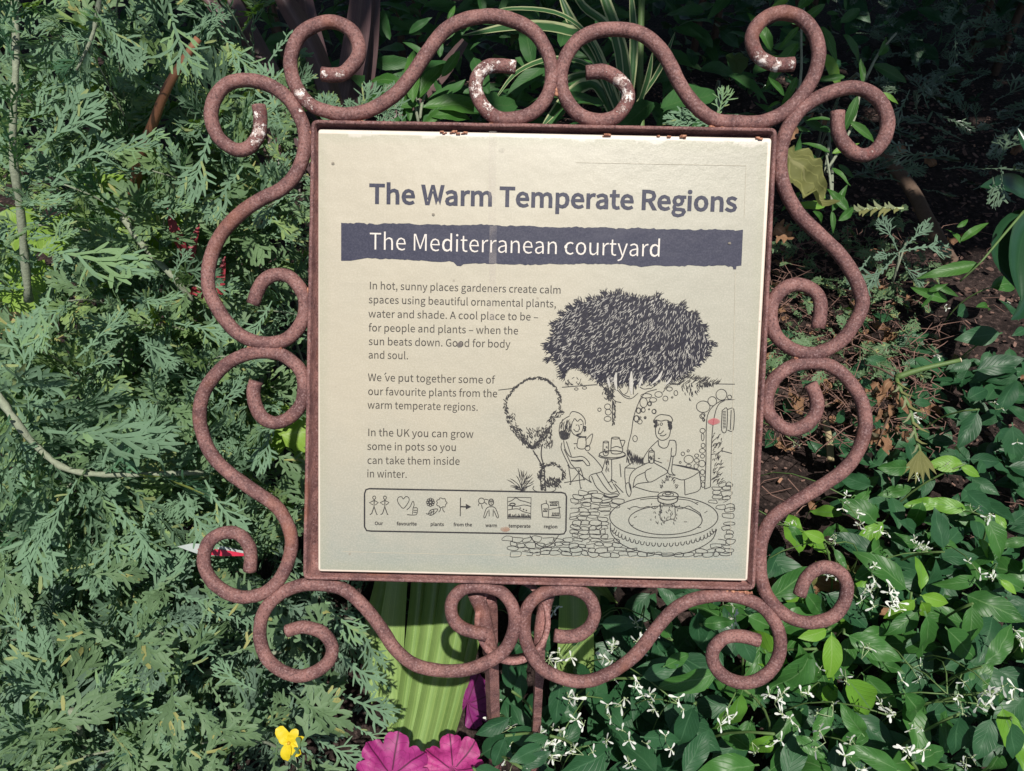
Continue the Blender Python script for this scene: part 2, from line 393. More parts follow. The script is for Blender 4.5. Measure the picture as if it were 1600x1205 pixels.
# --- the steel tray round the panel
FQ = [(486, 187), (1215, 200), (1180, 923), (473, 906)]
def rrect(corners, rad, n=4):
    out = []
    for i in range(4):
        p, a, b = corners[i], corners[i - 1], corners[(i + 1) % 4]
        ea, eb = (a - p).normalized() * rad, (b - p).normalized() * rad
        for k in range(n + 1):
            t = k / n
            out.append((p + ea) * (1 - t) ** 2 + p * 2 * t * (1 - t) + (p + eb) * t * t)
    return out
def dens(ring, step=0.012):
    out = []
    for i in range(len(ring)):
        a, b = ring[i], ring[(i + 1) % len(ring)]
        n = max(1, int((b - a).length / step))
        out += [a.lerp(b, k / n) for k in range(n)]
    return out
def shrink(q, d):
    q = [Vector(p) for p in q]; c = sum(q, Vector()) / 4
    return [p + ((q[i - 1] - p).normalized() + (q[(i + 1) % 4] - p).normalized()) * d for i, p in enumerate(q)]
fo = [S(x, y, 0.002) for x, y in FQ]
fi = shrink(fo, 0.0030)
mb = MB()
ro = dens(rrect(fo, 0.005)); n = len(ro)
cc = sum(fo, Vector()) / 4
def inset(ring, d):
    out = []
    for i, p in enumerate(ring):
        t = (ring[(i + 1) % len(ring)] - ring[i - 1]).normalized(); nn = SN.cross(t)
        if nn.dot(cc - p) < 0: nn = -nn
        out.append(p + nn * d)
    return out
ri = inset(ro, 0.0024)
rings = []
wob = lambda p: SN * (noise.noise(p * 70) * 0.0004)
for ring, off in ((ro, -0.020), (ro, -0.0006), (inset(ro, 0.0006), 0), (inset(ro, 0.0019), 0), (ri, -0.0006), (ri, -0.0150)):
    rings.append([p + SN * off + wob(p) + (cc - p).normalized() * noise.noise(p * 90 + Vector((off * 99, 0, 3))) * 0.0003 for p in ring])
V = [p for r_ in rings for p in r_]; F = []
for a in range(5):
    for i in range(n):
        F.append((a * n + i, a * n + (i + 1) % n, (a + 1) * n + (i + 1) % n, (a + 1) * n + i))
F.append(tuple(range(5 * n, 6 * n)))
F.append(tuple(reversed(range(0, n))))
mb.add(V, F); flake_at(mb)
fr = obj('frame', mb, M_RUST, sign)
# --- panel
pq = [PC[0], PC[1], PC[2], PC[3]]
def puv(p):
    d = p - PC[3]
    return (d.dot(SU) / 0.30, d.dot(SV) / 0.30)
mb = MB()
pr = dens(rrect(pq, 0.0022)); n = len(pr)
pc_ = sum(pq, Vector()) / 4
def pinset(ring, d): return [p + (pc_ - p).normalized() * d for p in ring]
wv = lambda p: SN * (noise.noise(p * 12) * 0.0000)
R0 = [p + SN * -0.0145 for p in pr]; R1 = [p + SN * -0.0006 for p in pr]; R2 = pinset(pr, 0.0007)
V = R0 + R1 + R2; F = []
for a in range(2):
    for i in range(n): F.append((a * n + i, a * n + (i + 1) % n, (a + 1) * n + (i + 1) % n, (a + 1) * n + i))
F.append(tuple(range(2 * n, 3 * n)))
mb.add(V, F, [puv(p) for p in V])
M_EDGE = plain('panel_edge', (0.30, 0.20, 0.18), 0.7)
mb.mi = [1] * n + [0] * (n + 1)
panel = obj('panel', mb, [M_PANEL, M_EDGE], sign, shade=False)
tag(panel, 'cream panel printed with a heading, a torn blue band, text and a courtyard drawing')
def P_(x, y, k=0.0): return S(x, y, 0.00025 + k)

# --- lettering
GLYPH = {",":[97,[[26,-67,64,-38,77,7,70,34,50,44,33,38,26,22,33,5,50,-1,54,0,44,-28,19,-48]]],".":[97,[[49,-5,65,2,72,20,65,37,49,44,32,37,26,20,32,2]]],"A":[213,[[1,0,34,0,59,78,153,78,177,0,211,0,124,257,88,257],[67,104,79,144,93,187,105,230,106,230,119,187,132,144,145,104]]],"G":[241,[[136,-5,182,4,215,25,215,133,131,133,131,106,186,106,186,39,165,28,139,24,93,37,64,73,54,129,64,185,94,220,139,233,171,226,194,209,212,230,183,251,138,261,77,245,36,200,20,128,35,57,76,11]]],"I":[103,[[35,0,68,0,68,257,35,257]]],"K":[226,[[35,0,68,0,68,81,112,134,189,0,225,0,132,159,213,257,176,257,68,128,68,128,68,257,35,257]]],"M":[284,[[35,0,64,0,64,142,63,180,60,218,62,218,82,159,131,26,153,26,201,159,222,218,223,218,220,180,219,142,219,0,249,0,249,257,210,257,161,119,152,93,143,66,142,66,133,93,123,119,74,257,35,257]]],"O":[260,[[130,-5,187,12,225,58,239,129,225,200,187,245,130,261,73,245,34,200,20,129,34,58,73,12],[130,24,90,37,63,73,54,129,63,185,90,220,130,233,170,220,197,185,206,129,197,73,170,37]]],"R":[222,[[68,135,68,230,111,230,157,220,173,185,157,147,111,135],[176,0,213,0,147,112,189,137,205,185,180,241,116,257,35,257,35,0,68,0,68,109,114,109]]],"T":[210,[[89,0,121,0,121,229,199,229,199,257,11,257,11,229,89,229]]],"U":[253,[[126,-5,173,6,206,41,218,106,218,257,187,257,187,105,170,41,126,24,84,41,67,105,67,257,34,257,34,106,47,41,79,6]]],"W":[307,[[63,0,102,0,140,155,147,184,153,213,154,213,161,184,167,155,206,0,245,0,298,257,267,257,239,117,225,34,223,34,214,76,205,117,169,257,140,257,104,117,95,75,86,34,85,34,69,117,42,257,9,257]]],"a":[197,[[76,-5,109,3,139,23,140,23,143,0,169,0,169,117,154,174,103,195,61,187,29,170,41,148,67,162,98,168,129,154,137,120,71,107,33,84,21,49,36,10],[85,21,61,28,51,51,70,82,137,99,137,46,111,28]]],"b":[216,[[116,-5,157,8,187,42,199,98,190,149,164,183,123,195,92,187,63,168,64,202,64,279,32,279,32,0,58,0,61,20,62,20,89,2],[111,22,89,27,64,42,64,142,90,161,115,168,154,149,165,98,150,42]]],"c":[179,[[107,-5,140,2,169,19,155,41,134,28,110,22,67,42,51,95,68,148,111,168,131,164,149,152,165,173,142,188,110,195,64,183,31,149,18,95,30,41,62,7]]],"d":[217,[[97,-5,129,3,155,22,156,22,159,0,185,0,185,279,153,279,153,206,154,173,130,189,101,195,60,183,30,148,19,95,28,41,55,7],[104,22,65,42,51,95,68,148,106,168,130,163,153,148,153,48,129,29]]],"e":[194,[[109,-5,144,1,172,15,160,36,138,25,113,21,68,39,50,88,178,88,179,96,179,106,160,171,103,195,62,183,31,148,18,95,31,41,63,7],[49,110,68,154,104,169,139,154,151,110]]],"f":[114,[[12,164,37,164,37,0,69,0,69,164,110,164,110,190,69,190,69,220,76,248,96,258,107,256,118,252,125,277,110,282,93,283,51,266,37,221,37,190,12,188]]],"g":[198,[[96,-88,166,-68,193,-22,176,13,126,23,89,23,63,29,56,44,59,57,68,67,82,62,96,60,145,78,166,126,161,149,150,166,189,166,189,190,123,190,111,194,96,195,46,177,25,127,33,97,50,76,50,75,35,60,29,39,34,20,46,8,46,6,25,-13,18,-37,40,-74],[96,82,68,94,56,127,68,160,96,172,125,160,137,127,125,94],[101,-65,60,-56,46,-32,50,-16,65,0,78,-2,90,-3,123,-3,151,-8,161,-27,145,-54]]],"h":[213,[[32,0,64,0,64,138,90,160,116,167,144,155,152,116,152,0,184,0,184,120,170,176,126,195,91,186,63,163,64,202,64,279,32,279]]],"i":[96,[[32,0,64,0,64,190,32,190],[48,229,64,235,70,251,64,266,48,271,33,266,27,251,33,235]]],"k":[193,[[32,0,64,0,64,50,99,92,155,0,190,0,118,113,181,190,146,190,65,90,64,90,64,279,32,279]]],"l":[100,[[66,-5,77,-4,84,-2,80,23,76,22,73,22,67,25,64,36,64,279,32,279,32,38,40,7]]],"m":[324,[[32,0,64,0,64,138,89,160,112,167,139,155,147,116,147,0,179,0,179,138,204,160,227,167,254,155,263,116,263,0,294,0,294,120,280,176,237,195,204,185,174,159,156,185,121,195,90,186,62,162,62,162,58,190,32,190]]],"n":[214,[[32,0,64,0,64,138,90,160,116,167,144,155,152,116,152,0,184,0,184,120,170,176,126,195,91,186,62,162,62,162,58,190,32,190]]],"o":[212,[[106,-5,150,7,182,41,194,95,182,149,150,183,106,195,63,183,31,149,18,95,31,41,63,7],[106,22,66,42,51,95,66,148,106,168,146,148,161,95,146,42]]],"p":[217,[[32,-80,64,-80,64,-16,63,18,90,1,116,-5,157,8,187,42,199,98,190,149,164,183,123,195,91,187,62,168,62,168,58,190,32,190],[111,22,89,27,64,42,64,142,91,161,115,168,154,149,165,98,150,42]]],"r":[136,[[32,0,64,0,64,122,87,156,112,166,122,166,131,163,137,191,127,194,116,195,86,184,62,155,62,155,58,190,32,190]]],"s":[164,[[82,-5,133,12,151,52,132,90,93,110,65,122,52,143,61,162,88,170,111,165,131,153,146,173,120,189,87,195,39,179,22,141,39,105,77,86,107,72,120,50,111,29,83,20,53,27,27,43,11,22,43,3]]],"t":[132,[[92,-5,110,-2,127,2,121,27,110,23,99,21,76,31,70,58,70,164,121,164,121,190,70,190,70,244,43,244,40,190,9,188,9,164,38,164,38,59,50,13]]],"u":[213,[[88,-5,122,5,151,30,152,30,154,0,181,0,181,190,149,190,149,55,124,31,97,23,70,35,62,74,62,190,29,190,29,70,44,14]]],"v":[182,[[73,0,111,0,178,190,146,190,110,82,102,54,93,26,91,26,82,54,74,82,38,190,5,190]]],"w":[281,[[62,0,99,0,126,102,133,129,139,157,141,157,147,129,154,103,181,0,220,0,272,190,241,190,213,80,207,53,202,27,200,27,193,53,187,80,157,190,126,190,96,80,89,53,83,27,82,27,76,53,70,80,42,190,9,190]]],"y":[182,[[35,-82,80,-63,106,-16,178,190,147,190,112,85,97,31,95,31,86,58,76,85,38,190,5,190,81,0,77,-15,60,-44,34,-56,26,-55,19,-53,13,-78,23,-81]]],"´":[212,[[100,224,162,284,139,305,84,240]]],"–":[188,[[16,88,172,88,172,109,16,109]]]," ":[78,[]]}
_gc = {}
GLYPH['´'][0] = int(GLYPH['´'][0] * 0.5)
def glyph_mesh(ch, off):
    key = (ch, off)
    if key not in _gc:
        c = bpy.data.curves.new('g', 'CURVE'); c.dimensions = '2D'; c.fill_mode = 'FRONT'; c.offset = off
        for pts in GLYPH[ch][1]:
            s = c.splines.new('POLY'); s.points.add(len(pts) // 2 - 1)
            for i in range(len(pts) // 2): s.points[i].co = (pts[2 * i] / 100, pts[2 * i + 1] / 100, 0, 1)
            s.use_cyclic_u = True
        o = bpy.data.objects.new('g', c)
        m = bpy.data.meshes.new_from_object(o)
        _gc[key] = ([v.co.copy() for v in m.vertices], [tuple(p.vertices) for p in m.polygons])
        bpy.data.objects.remove(o); bpy.data.curves.remove(c); bpy.data.meshes.remove(m)
    return _gc[key]
CAPH = max(GLYPH['I'][1][0][1::2])
def text(mb, s, x0, y0, x1, y1, cap, off=0.0, k=0.0, gap=1.0):
    tot = sum(GLYPH[c][0] for c in s) - 0.10 * GLYPH['n'][0]
    L = math.hypot(x1 - x0, y1 - y0); dx, dy = (x1 - x0) / L, (y1 - y0) / L
    sx = L / tot; sy = cap / CAPH; pen = 0.0
    for i, c in enumerate(s):
        if c != ' ':
            vs, fs = glyph_mesh(c, off)
            out = []
            for v in vs:
                a = (pen + v.x * 100 - 0.05 * GLYPH['n'][0]) * sx; b = v.y * 100 * sy
                X, Y = x0 + dx * a, y0 + dy * a
                lean = 0.055 * (X - 497) / 709
                out.append(P_(X + lean * b, Y - b, k))
            mb.add(out, fs)
        pen += GLYPH[c][0]
def lines(name, label, rows, mat, off=0.0, k=0.0):
    mb = MB()
    for r_ in rows: text(mb, *r_, off=off, k=k)
    return tag(obj(name, mb, mat, panel, shade=False), label)
lines('title_lettering', 'bold slate-blue heading', [("The Warm Temperate Regions", 578, 317.4, 1150.5, 330.5, 29.5)], M_NAVY, off=0.105)
# torn-edged band
rb = random.Random(11)
def torn(x0, y0, x1, y1, amp, n=150):
    out = []; w = 0
    for i in range(n + 1):
        t = i / n; w = w * 0.86 + rb.uniform(-1, 1) * amp
        jag = rb.uniform(-.5, .5) * (1 if rb.random() < .8 else 3)
        out.append((x0 + (x1 - x0) * t + rb.uniform(-1, 1), y0 + (y1 - y0) * t + w * (1 if 0 < i < n else 0) + jag))
    return out
band = [(533, 348)] + torn(536, 348.5, 1158, 359.5, 0.85) + [(1161, 359)] + [(1158.5, 415)] + [(1151, 416), (1150, 421), (1146, 421), (1145, 417)] + torn(1142, 416, 740, 412, 0.75, 95) + [(724, 413), (720, 416), (714, 415.5), (709, 410)] + torn(706, 409, 577, 404, 0.6, 30) + [(574, 403)] + [(560, 405.5), (548, 407.5), (533, 407.5)]
def fill_poly(mb, pts, k=0.0):
    c = bpy.data.curves.new('g', 'CURVE'); c.dimensions = '2D'; c.fill_mode = 'FRONT'
    s = c.splines.new('POLY'); s.points.add(len(pts) - 1)
    for i, (x, y) in enumerate(pts): s.points[i].co = (x / 100, y / 100, 0, 1)
    s.use_cyclic_u = True
    o = bpy.data.objects.new('g', c); m = bpy.data.meshes.new_from_object(o)
    vs = [P_(v.co.x * 100, v.co.y * 100, k) for v in m.vertices]; fs = [tuple(p.vertices) for p in m.polygons]
    mb.add(vs, fs)
    bpy.data.objects.remove(o); bpy.data.curves.remove(c); bpy.data.meshes.remove(m)
mb = MB(); fill_poly(mb, band)
tag(obj('banner', mb, M_NAVY, panel, shade=False), 'slate-blue band with torn edges')
lines('banner_lettering', 'pale lettering on the blue band', [("The Mediterranean courtyard", 577.5, 390.0, 1032.5, 401.5, 26.5)], M_PALE, off=-0.022, k=0.00025)
B = 11.6
lines('paragraph_lettering', 'upper grey paragraph', [
 ("In hot, sunny places gardeners create calm", 577, 451.9, 876.6, 458.9, B), ("spaces using beautiful ornamental plants,", 576, 473.8, 869, 480.5, B),
 ("water and shade. A cool place to be –", 575.7, 495.9, 841, 501, B), ("for people and plants – when the", 576, 517.7, 809.7, 522.6, B),
 ("sun beats down. Good for body", 576, 539, 797, 543.4, B), ("and soul.", 575.5, 560.2, 638, 561.5, B)], M_GREY, off=0.008)
lines('paragraph_lettering', 'middle grey paragraph', [("We´ve put together some of", 574.9, 595.3, 772.5, 599.5, B), ("our favourite plants from the", 574.9, 617.2, 777, 620.8, B), ("warm temperate regions.", 574.4, 638.4, 747, 642, B)], M_GREY, off=0.008)
lines('paragraph_lettering', 'lower grey paragraph', [("In the UK you can grow", 574.4, 681.4, 739.6, 684.2, B), ("some in pots so you", 573.8, 703.1, 713, 704.8, B), ("can take them inside", 573.8, 725, 718.3, 726.5, B), ("in winter.", 573.2, 745.8, 636, 746.9, B)], M_GREY, off=0.008)
lines('caption_lettering', 'small bold captions under the icons', [("Our", 585.5, 820.3, 598, 820.5, 5), ("favourite", 620, 820.8, 651, 821.2, 5), ("plants", 672.6, 821.6, 693.4, 822, 5), ("from the", 708.7, 822.2, 737.4, 822.6, 5), ("warm", 758.7, 823.4, 776.8, 823.8, 5), ("temperate", 794.8, 824.2, 828.8, 824.8, 5), ("region", 849.6, 825.2, 871, 825.7, 5)], M_LINE, off=0.11)

# --- line drawing
_kk = [0]
def stroke(mb, pts, w=1.3, sm=4, taper=False, closed=False):
    _kk[0] = (_kk[0] + 1) % 40
    if sm: q = [(v.x, v.y) for v in smooth([(x, y, 0) for x, y in pts], sm, closed)]
    else: q = list(pts)
    if closed: q.append(q[0])
    n = len(q); V = []; F = []
    for i, (x, y) in enumerate(q):
        a = q[max(i - 1, 0)]; b = q[min(i + 1, n - 1)]
        if closed and i in (0, n - 1): a, b = q[-2], q[1]
        tx, ty = b[0] - a[0], b[1] - a[1]; l = math.hypot(tx, ty) or 1
        h = w / 2 * (1 if not taper else max(0.25, math.sin(math.pi * (0.1 + 0.85 * i / (n - 1)))))
        V += [P_(x - ty / l * h, y + tx / l * h, _kk[0] * 0.000002), P_(x + ty / l * h, y - tx / l * h, _kk[0] * 0.000002)]
    for i in range(n - 1): F.append((2 * i, 2 * i + 1, 2 * i + 3, 2 * i + 2))
    mb.add(V, F)
def Z(ox, oy, s):
    return lambda pts: [(ox + a / s, oy + b / s) for a, b in pts]
def circ(cx, cy, rx, ry=None, n=12, a0=0, a1=360):
    ry = ry or rx
    return [(cx + rx * math.cos(R(a0 + (a1 - a0) * i / n)), cy + ry * math.sin(R(a0 + (a1 - a0) * i / n))) for i in range(n + 1)]
z4 = Z(560, 640, 4.706)
mb = MB()
box = z4([(45, 620), (45, 862), (60, 890), (95, 894), (1480, 918), (1512, 914), (1526, 890), (1530, 640), (1520, 618), (1495, 610), (80, 582), (55, 590)])
stroke(mb, box, 2.3, 0, closed=True)
tag(obj('icon_border', mb, M_LINE, panel, shade=False), 'black rounded border round the row of icons')
mb = MB(); W = 1.1
def zs(f, pts, w=W, sm=4, **k): stroke(mb, f(pts), w, sm, **k)
for cx in (116, 195):                        # two figures
    zs(z4, circ(cx, 648, 11, 12)[:-1], closed=True, sm=2)
    zs(z4, [(cx, 660), (cx - 1, 715)], 1.3, 0); zs(z4, [(cx, 668), (cx - 36, 686), (cx - 10, 700)], 1.3, 0); zs(z4, [(cx, 668), (cx + 30, 684), (cx + 8, 702)], 1.3, 0)
    zs(z4, [(cx - 1, 715), (cx - 18, 765), (cx - 32, 773)], 1.3, 0); zs(z4, [(cx - 1, 715), (cx + 18, 770), (cx + 24, 774)], 1.3, 0)
zs(z4, [(330, 658), (318, 642), (296, 645), (287, 668), (300, 698), (330, 727), (358, 697), (373, 668), (368, 646), (348, 640)], closed=True, sm=3)
zs(z4, [(355, 738), (380, 715), (396, 680), (405, 678), (410, 700), (405, 722), (428, 722), (434, 735), (428, 770), (400, 776), (357, 773)]); zs(z4, [(405, 740), (430, 742)], sm=0); zs(z4, [(405, 755), (428, 757)], sm=0); zs(z4, [(402, 722), (398, 770)], sm=0)
for a in range(0, 360, 45): zs(z4, circ(530 + 20 * math.cos(R(a)), 682 + 20 * math.sin(R(a)), 11, 11, 6)[:-1], closed=True, sm=2)
zs(z4, circ(530, 682, 9, 9, 6)[:-1], closed=True, sm=2)
zs(z4, [(612 + (36 + 5 * math.cos(R(a * 7))) * math.cos(R(a)), 686 + (34 + 5 * math.cos(R(a * 7))) * math.sin(R(a))) for a in range(0, 360, 18)], closed=True, sm=2)
zs(z4, [(604, 722), (602, 740), (590, 755)]); zs(z4, [(620, 722), (622, 740), (634, 755)])
zs(z4, [(497, 765), (513, 768), (530, 740), (583, 732), (560, 765), (530, 778), (513, 768)]); zs(z4, [(513, 768), (560, 745)], sm=0); zs(z4, [(530, 740), (538, 755), (530, 776)], sm=0); zs(z4, [(550, 736), (556, 748), (550, 768)], sm=0)
zs(z4, [(751, 648), (749, 784)], 1.4, 0); zs(z4, [(752, 714), (800, 716)], 2.0, 0); fill_poly(mb, z4([(790, 693), (830, 716), (790, 735)]), 0.00005)
zs(z4, circ(905, 672, 22, 21)[:-1], closed=True, sm=2)
for p in ([(930, 660), (955, 664)], [(926, 680), (946, 698)], [(905, 700), (912, 730)], [(888, 690), (880, 708)]): zs(z4, p, sm=0)
zs(z4, circ(976, 682, 18, 24)[:-1], 1.4, closed=True, sm=2); zs(z4, [(962, 672), (990, 672)], sm=0); zs(z4, [(962, 680), (990, 680)], sm=0); zs(z4, [(972, 694), (984, 694)], sm=0)
zs(z4, [(962, 715), (940, 730), (922, 785), (932, 795), (952, 745)]); zs(z4, [(990, 715), (1010, 730), (1030, 785), (1020, 795), (998, 745)]); zs(z4, [(960, 735), (962, 785)], sm=0); zs(z4, [(992, 735), (990, 785)], sm=0); zs(z4, [(962, 715), (990, 715)], sm=0)
zs(z4, [(1097, 645), (1270, 648), (1267, 805), (1097, 802)], 1.3, 0, closed=True)
zs(z4, [(1100, 680), (1130, 668), (1158, 650), (1190, 668), (1230, 678), (1268, 690)]); zs(z4, [(1100, 705), (1160, 712), (1220, 702), (1268, 712)]); zs(z4, [(1100, 738), (1170, 730), (1210, 750), (1266, 765)])
zs(z4, circ(1133, 698, 20, 9)[:-1], 1.6, closed=True, sm=2); zs(z4, [(1133, 705), (1131, 730)], 1.6, 0)
rr = random.Random(5)
for i in range(26): x = 1103 + i * 6.3; zs(z4, [(x, 795), (x + rr.uniform(-6, 6), 795 - rr.uniform(12, 30))], 1.2, 0)
zs(z4, [(1100, 790), (1265, 792)], 2.2, 0)
for x, y in ((1190, 725), (1215, 735), (1235, 742)): zs(z4, [(x - 5, y), (x + 5, y)], 2.0, 0)
zs(z4, [(1345, 700), (1355, 790)], 1.3, 0); zs(z4, [(1345, 700), (1380, 690), (1400, 715), (1395, 800)]); zs(z4, [(1380, 665), (1384, 690)], sm=0); zs(z4, [(1355, 790), (1395, 792), (1480, 798)], 1.3); zs(z4, [(1470, 675), (1478, 735), (1485, 800)]); zs(z4, [(1405, 735), (1440, 728), (1490, 718)]); zs(z4, [(1403, 680), (1472, 676)], sm=0)
for bx, by, nn in ((1412, 694, 5), (1362, 738, 3), (1424, 770, 5)):
    for i in range(nn): zs(z4, [(bx + i * 11, by - 12), (bx + 6 + i * 11, by - 4), (bx + i * 11 - 2, by + 12), (bx + 8 + i * 11, by + 10)], 1.2)
tag(obj('icon_drawing', mb, M_LINE, panel, shade=False), 'seven small line icons in a row')

# tree crown: dark mass with pale leaf dashes
rc = random.Random(21)
z5 = Z(840, 440, 4.706)
crown = [(75, 510), (72, 470), (110, 400), (130, 320), (185, 260), (240, 200), (310, 160), (400, 140), (480, 120), (500, 95), (600, 95), (700, 110), (800, 130), (880, 115), (960, 175), (1060, 185), (1150, 250), (1210, 320), (1240, 410), (1270, 450), (1240, 530), (1190, 600), (1130, 640), (1060, 700), (960, 730), (900, 700), (850, 745), (780, 720), (720, 770), (650, 740), (600, 760), (540, 740), (470, 745), (400, 705), (345, 640), (270, 620), (230, 640), (195, 695), (160, 640), (140, 580)]
def inside(x, y, poly):
    c = False
    for i in range(len(poly)):
        x1, y1 = poly[i - 1]; x2, y2 = poly[i]
        if (y1 > y) != (y2 > y) and x < (x2 - x1) * (y - y1) / (y2 - y1) + x1: c = not c
    return c
mb = MB(); _kk[0] = 0
fill_poly(mb, z5(crown), -0.00008)
def dash(m, f, x, y, ang, L, w, bend=0.2):
    dx, dy = math.cos(ang) * L / 2, math.sin(ang) * L / 2
    stroke(m, f([(x - dx, y - dy), (x - dy * bend, y + dx * bend), (x + dx, y + dy)]), w, 3, taper=True)
for i in range(len(crown)):                    # ragged edge
    x1, y1 = crown[i - 1]; x2, y2 = crown[i]; L = math.hypot(x2 - x1, y2 - y1)
    for k in range(int(L / 7)):
        t = rc.random(); x, y = x1 + (x2 - x1) * t, y1 + (y2 - y1) * t
        a = math.atan2(y - 420, (x - 660) * .8) + rc.uniform(-.5, .5)
        dash(mb, z5, x + math.cos(a) * 8, y + math.sin(a) * 8, a, rc.uniform(30, 58), 1.3, rc.uniform(-.3, .3))
for tx_, ty_ in ((500, 95), (600, 92), (400, 135), (880, 112), (1055, 175), (1150, 245), (1215, 330), (1280, 455), (130, 315), (190, 240), (245, 190), (310, 150), (75, 470), (195, 690), (345, 640), (85, 570), (1230, 540)):
    for q in range(13):
        a = math.atan2(ty_ - 420, (tx_ - 660) * .8) + rc.uniform(-.8, .8)
        dash(mb, z5, tx_ + math.cos(a) * 18 + rc.uniform(-16, 16), ty_ + math.sin(a) * 18 + rc.uniform(-10, 10), a, rc.uniform(34, 60), 1.1, rc.uniform(-.4, .4))
tag(obj('tree_drawing', mb, M_CROWN, panel, shade=False), 'drawing of the dense dark tree crown')
mb = MB(); _kk[0] = 0
n_ = 0
while n_ < 1300:
    x, y = rc.uniform(70, 1270), rc.uniform(95, 760)
    if inside(x, y, crown):
        a = math.atan2(1.0, -(0.75 - (x - 660) / 900)) + rc.uniform(-.45, .45)
        dash(mb, z5, x, y, a, rc.uniform(20, 38), rc.uniform(.45, .95), rc.uniform(-.3, .3)); n_ += 1
for p, w_ in (([(578, 668), (572, 730), (580, 800)], 5), ([(690, 660), (688, 760), (690, 830)], 6), ([(918, 655), (890, 710), (830, 760)], 4), ([(515, 705), (530, 780)], 4), ([(770, 700), (745, 780)], 4), ([(985, 700), (960, 740), (930, 760)], 3)): zs(z5, p, w_, 4, taper=True)
for v in range(len(mb.v)): mb.v[v] = mb.v[v] + SN * 0.00012
M_PAPER = ink_mat('pale_leaf_highlights', (0.40, 0.38, 0.35), (0.50, 0.48, 0.42))
tag(obj('leaf_highlight_drawing', mb, M_PAPER, panel, shade=False), 'pale leaf strokes within the dark crown')

mb = MB(); _kk[0] = 0
# branches (pale) under the crown, drawn with outlines
for p in ([(500, 700), (520, 790), (560, 840)], [(570, 670), (560, 780), (590, 800)], [(600, 670), (590, 790)], [(670, 690), (665, 800), (640, 830)], [(705, 680), (705, 830)], [(915, 660), (880, 720), (800, 770)], [(930, 680), (895, 740), (830, 790)], [(590, 800), (640, 850), (690, 860), (740, 820)], [(450, 745), (500, 790), (555, 850)], [(470, 760), (560, 870), (615, 890)], [(600, 790), (630, 830), (680, 850)], [(745, 770), (780, 790), (830, 785)], [(930, 790), (970, 750), (1050, 755)], [(940, 710), (985, 735), (1000, 700)], [(180, 778), (300, 768), (430, 758)], [(1290, 752), (1450, 755)], [(551, 870), (550, 1030)], [(560, 880), (572, 960), (548, 1060)]): zs(z5, p, 1.1)
for i in range(60): dash(mb, z5, rc.uniform(480, 560), rc.uniform(780, 870), rc.uniform(.6, 2.4), rc.uniform(20, 38), 1.4)
for i in range(50):
    y = rc.uniform(880, 1060); dash(mb, z5, 560 + rc.uniform(-12, 16), y, 1.3 + rc.uniform(-.5, .5), rc.uniform(14, 30), 1.1)
for i in range(24): dash(mb, z5, rc.uniform(200, 330), 760 - rc.uniform(0, 60) * rc.random(), rc.uniform(.3, 2.6), rc.uniform(15, 30), 1.1)
for i in range(80):
    x = rc.uniform(1030, 1330); dash(mb, z5, x, 745 - rc.uniform(0, 70) * (1 - (x - 1030) / 420), -0.75 + rc.uniform(-.3, .3), rc.uniform(25, 60), 1.1)
for i in range(60):
    x = rc.uniform(1060, 1300); y0 = 760 + rc.uniform(0, 110) * math.exp(-((x - 1130) / 60) ** 2); dash(mb, z5, x, y0, 1.4 + rc.uniform(-.4, .4), rc.uniform(20, 40), 1.2)
for x, y, rx, ry in ((285, 790, 14, 9), (345, 782, 16, 10), (455, 942, 12, 12), (940, 860, 18, 18), (1017, 820, 15, 20), (990, 852, 6, 6), (970, 790, 24, 16), (855, 955, 14, 14), (820, 940, 5, 5), (780, 890, 26, 36), (825, 900, 14, 14), (850, 870, 28, 16), (890, 830, 28, 20), (800, 840, 38, 16), (745, 950, 17, 20), (778, 945, 15, 16), (730, 1010, 20, 24), (755, 1000, 6, 6), (790, 1000, 5, 5), (1218, 920, 50, 44), (1285, 880, 32, 34), (1352, 832, 38, 44), (1412, 850, 16, 14), (1210, 990, 16, 16), (1220, 1015, 6, 8), (515, 920, 22, 20), (520, 960, 22, 22), (515, 1010, 24, 20)):
    zs(z5, circ(x, y, rx * rc.uniform(.9, 1.1), ry * rc.uniform(.9, 1.1), 7)[:-1], 1.0, 3, closed=True)
z7 = Z(960, 590, 6.024)
for p in ([(250, 190), (215, 270), (180, 380), (160, 520), (130, 640), (115, 800)], [(400, 110), (300, 140), (250, 190)], [(455, 140), (520, 70), (620, 65)], [(1130, 208), (1020, 215), (930, 270), (880, 350), (865, 480), (862, 800), (850, 1050)], [(1040, 215), (985, 250), (950, 330), (925, 480), (912, 700), (905, 1030)], [(850, 1050), (905, 1030)], [(1010, 690), (1110, 715)], [(1065, 300), (1125, 300), (1118, 495), (1065, 495)], [(1015, 310), (1010, 495), (1055, 500), (1062, 295), (1015, 310)], [(1100, 305), (1092, 490)], [(100, 850), (180, 795), (255, 770)], [(100, 850), (98, 920), (105, 1000)], [(100, 850), (195, 855)], [(550, 820), (660, 835), (800, 880), (660, 962), (560, 940)], [(800, 880), (808, 1050), (668, 1105)], [(660, 962), (665, 1105)], [(180, 1025), (330, 1070), (420, 1080)], [(560, 820), (795, 875)]): zs(z7, p, 1.2)
for y in range(320, 480, 14): zs(z7, [(1022, y), (1050, y - 2)], 1.0, 0)
for i in range(70): dash(mb, z7, 985 + rc.uniform(-55, 40), rc.uniform(520, 1000), 2.2 + rc.uniform(-.5, .7), rc.uniform(20, 55), 1.3)
for i in range(60):
    x = rc.uniform(125, 280); dash(mb, z7, x, 790 - (280 - x) * .7 * rc.random(), 1.3 + (x - 170) / 260, rc.uniform(40, 80), 1.3)
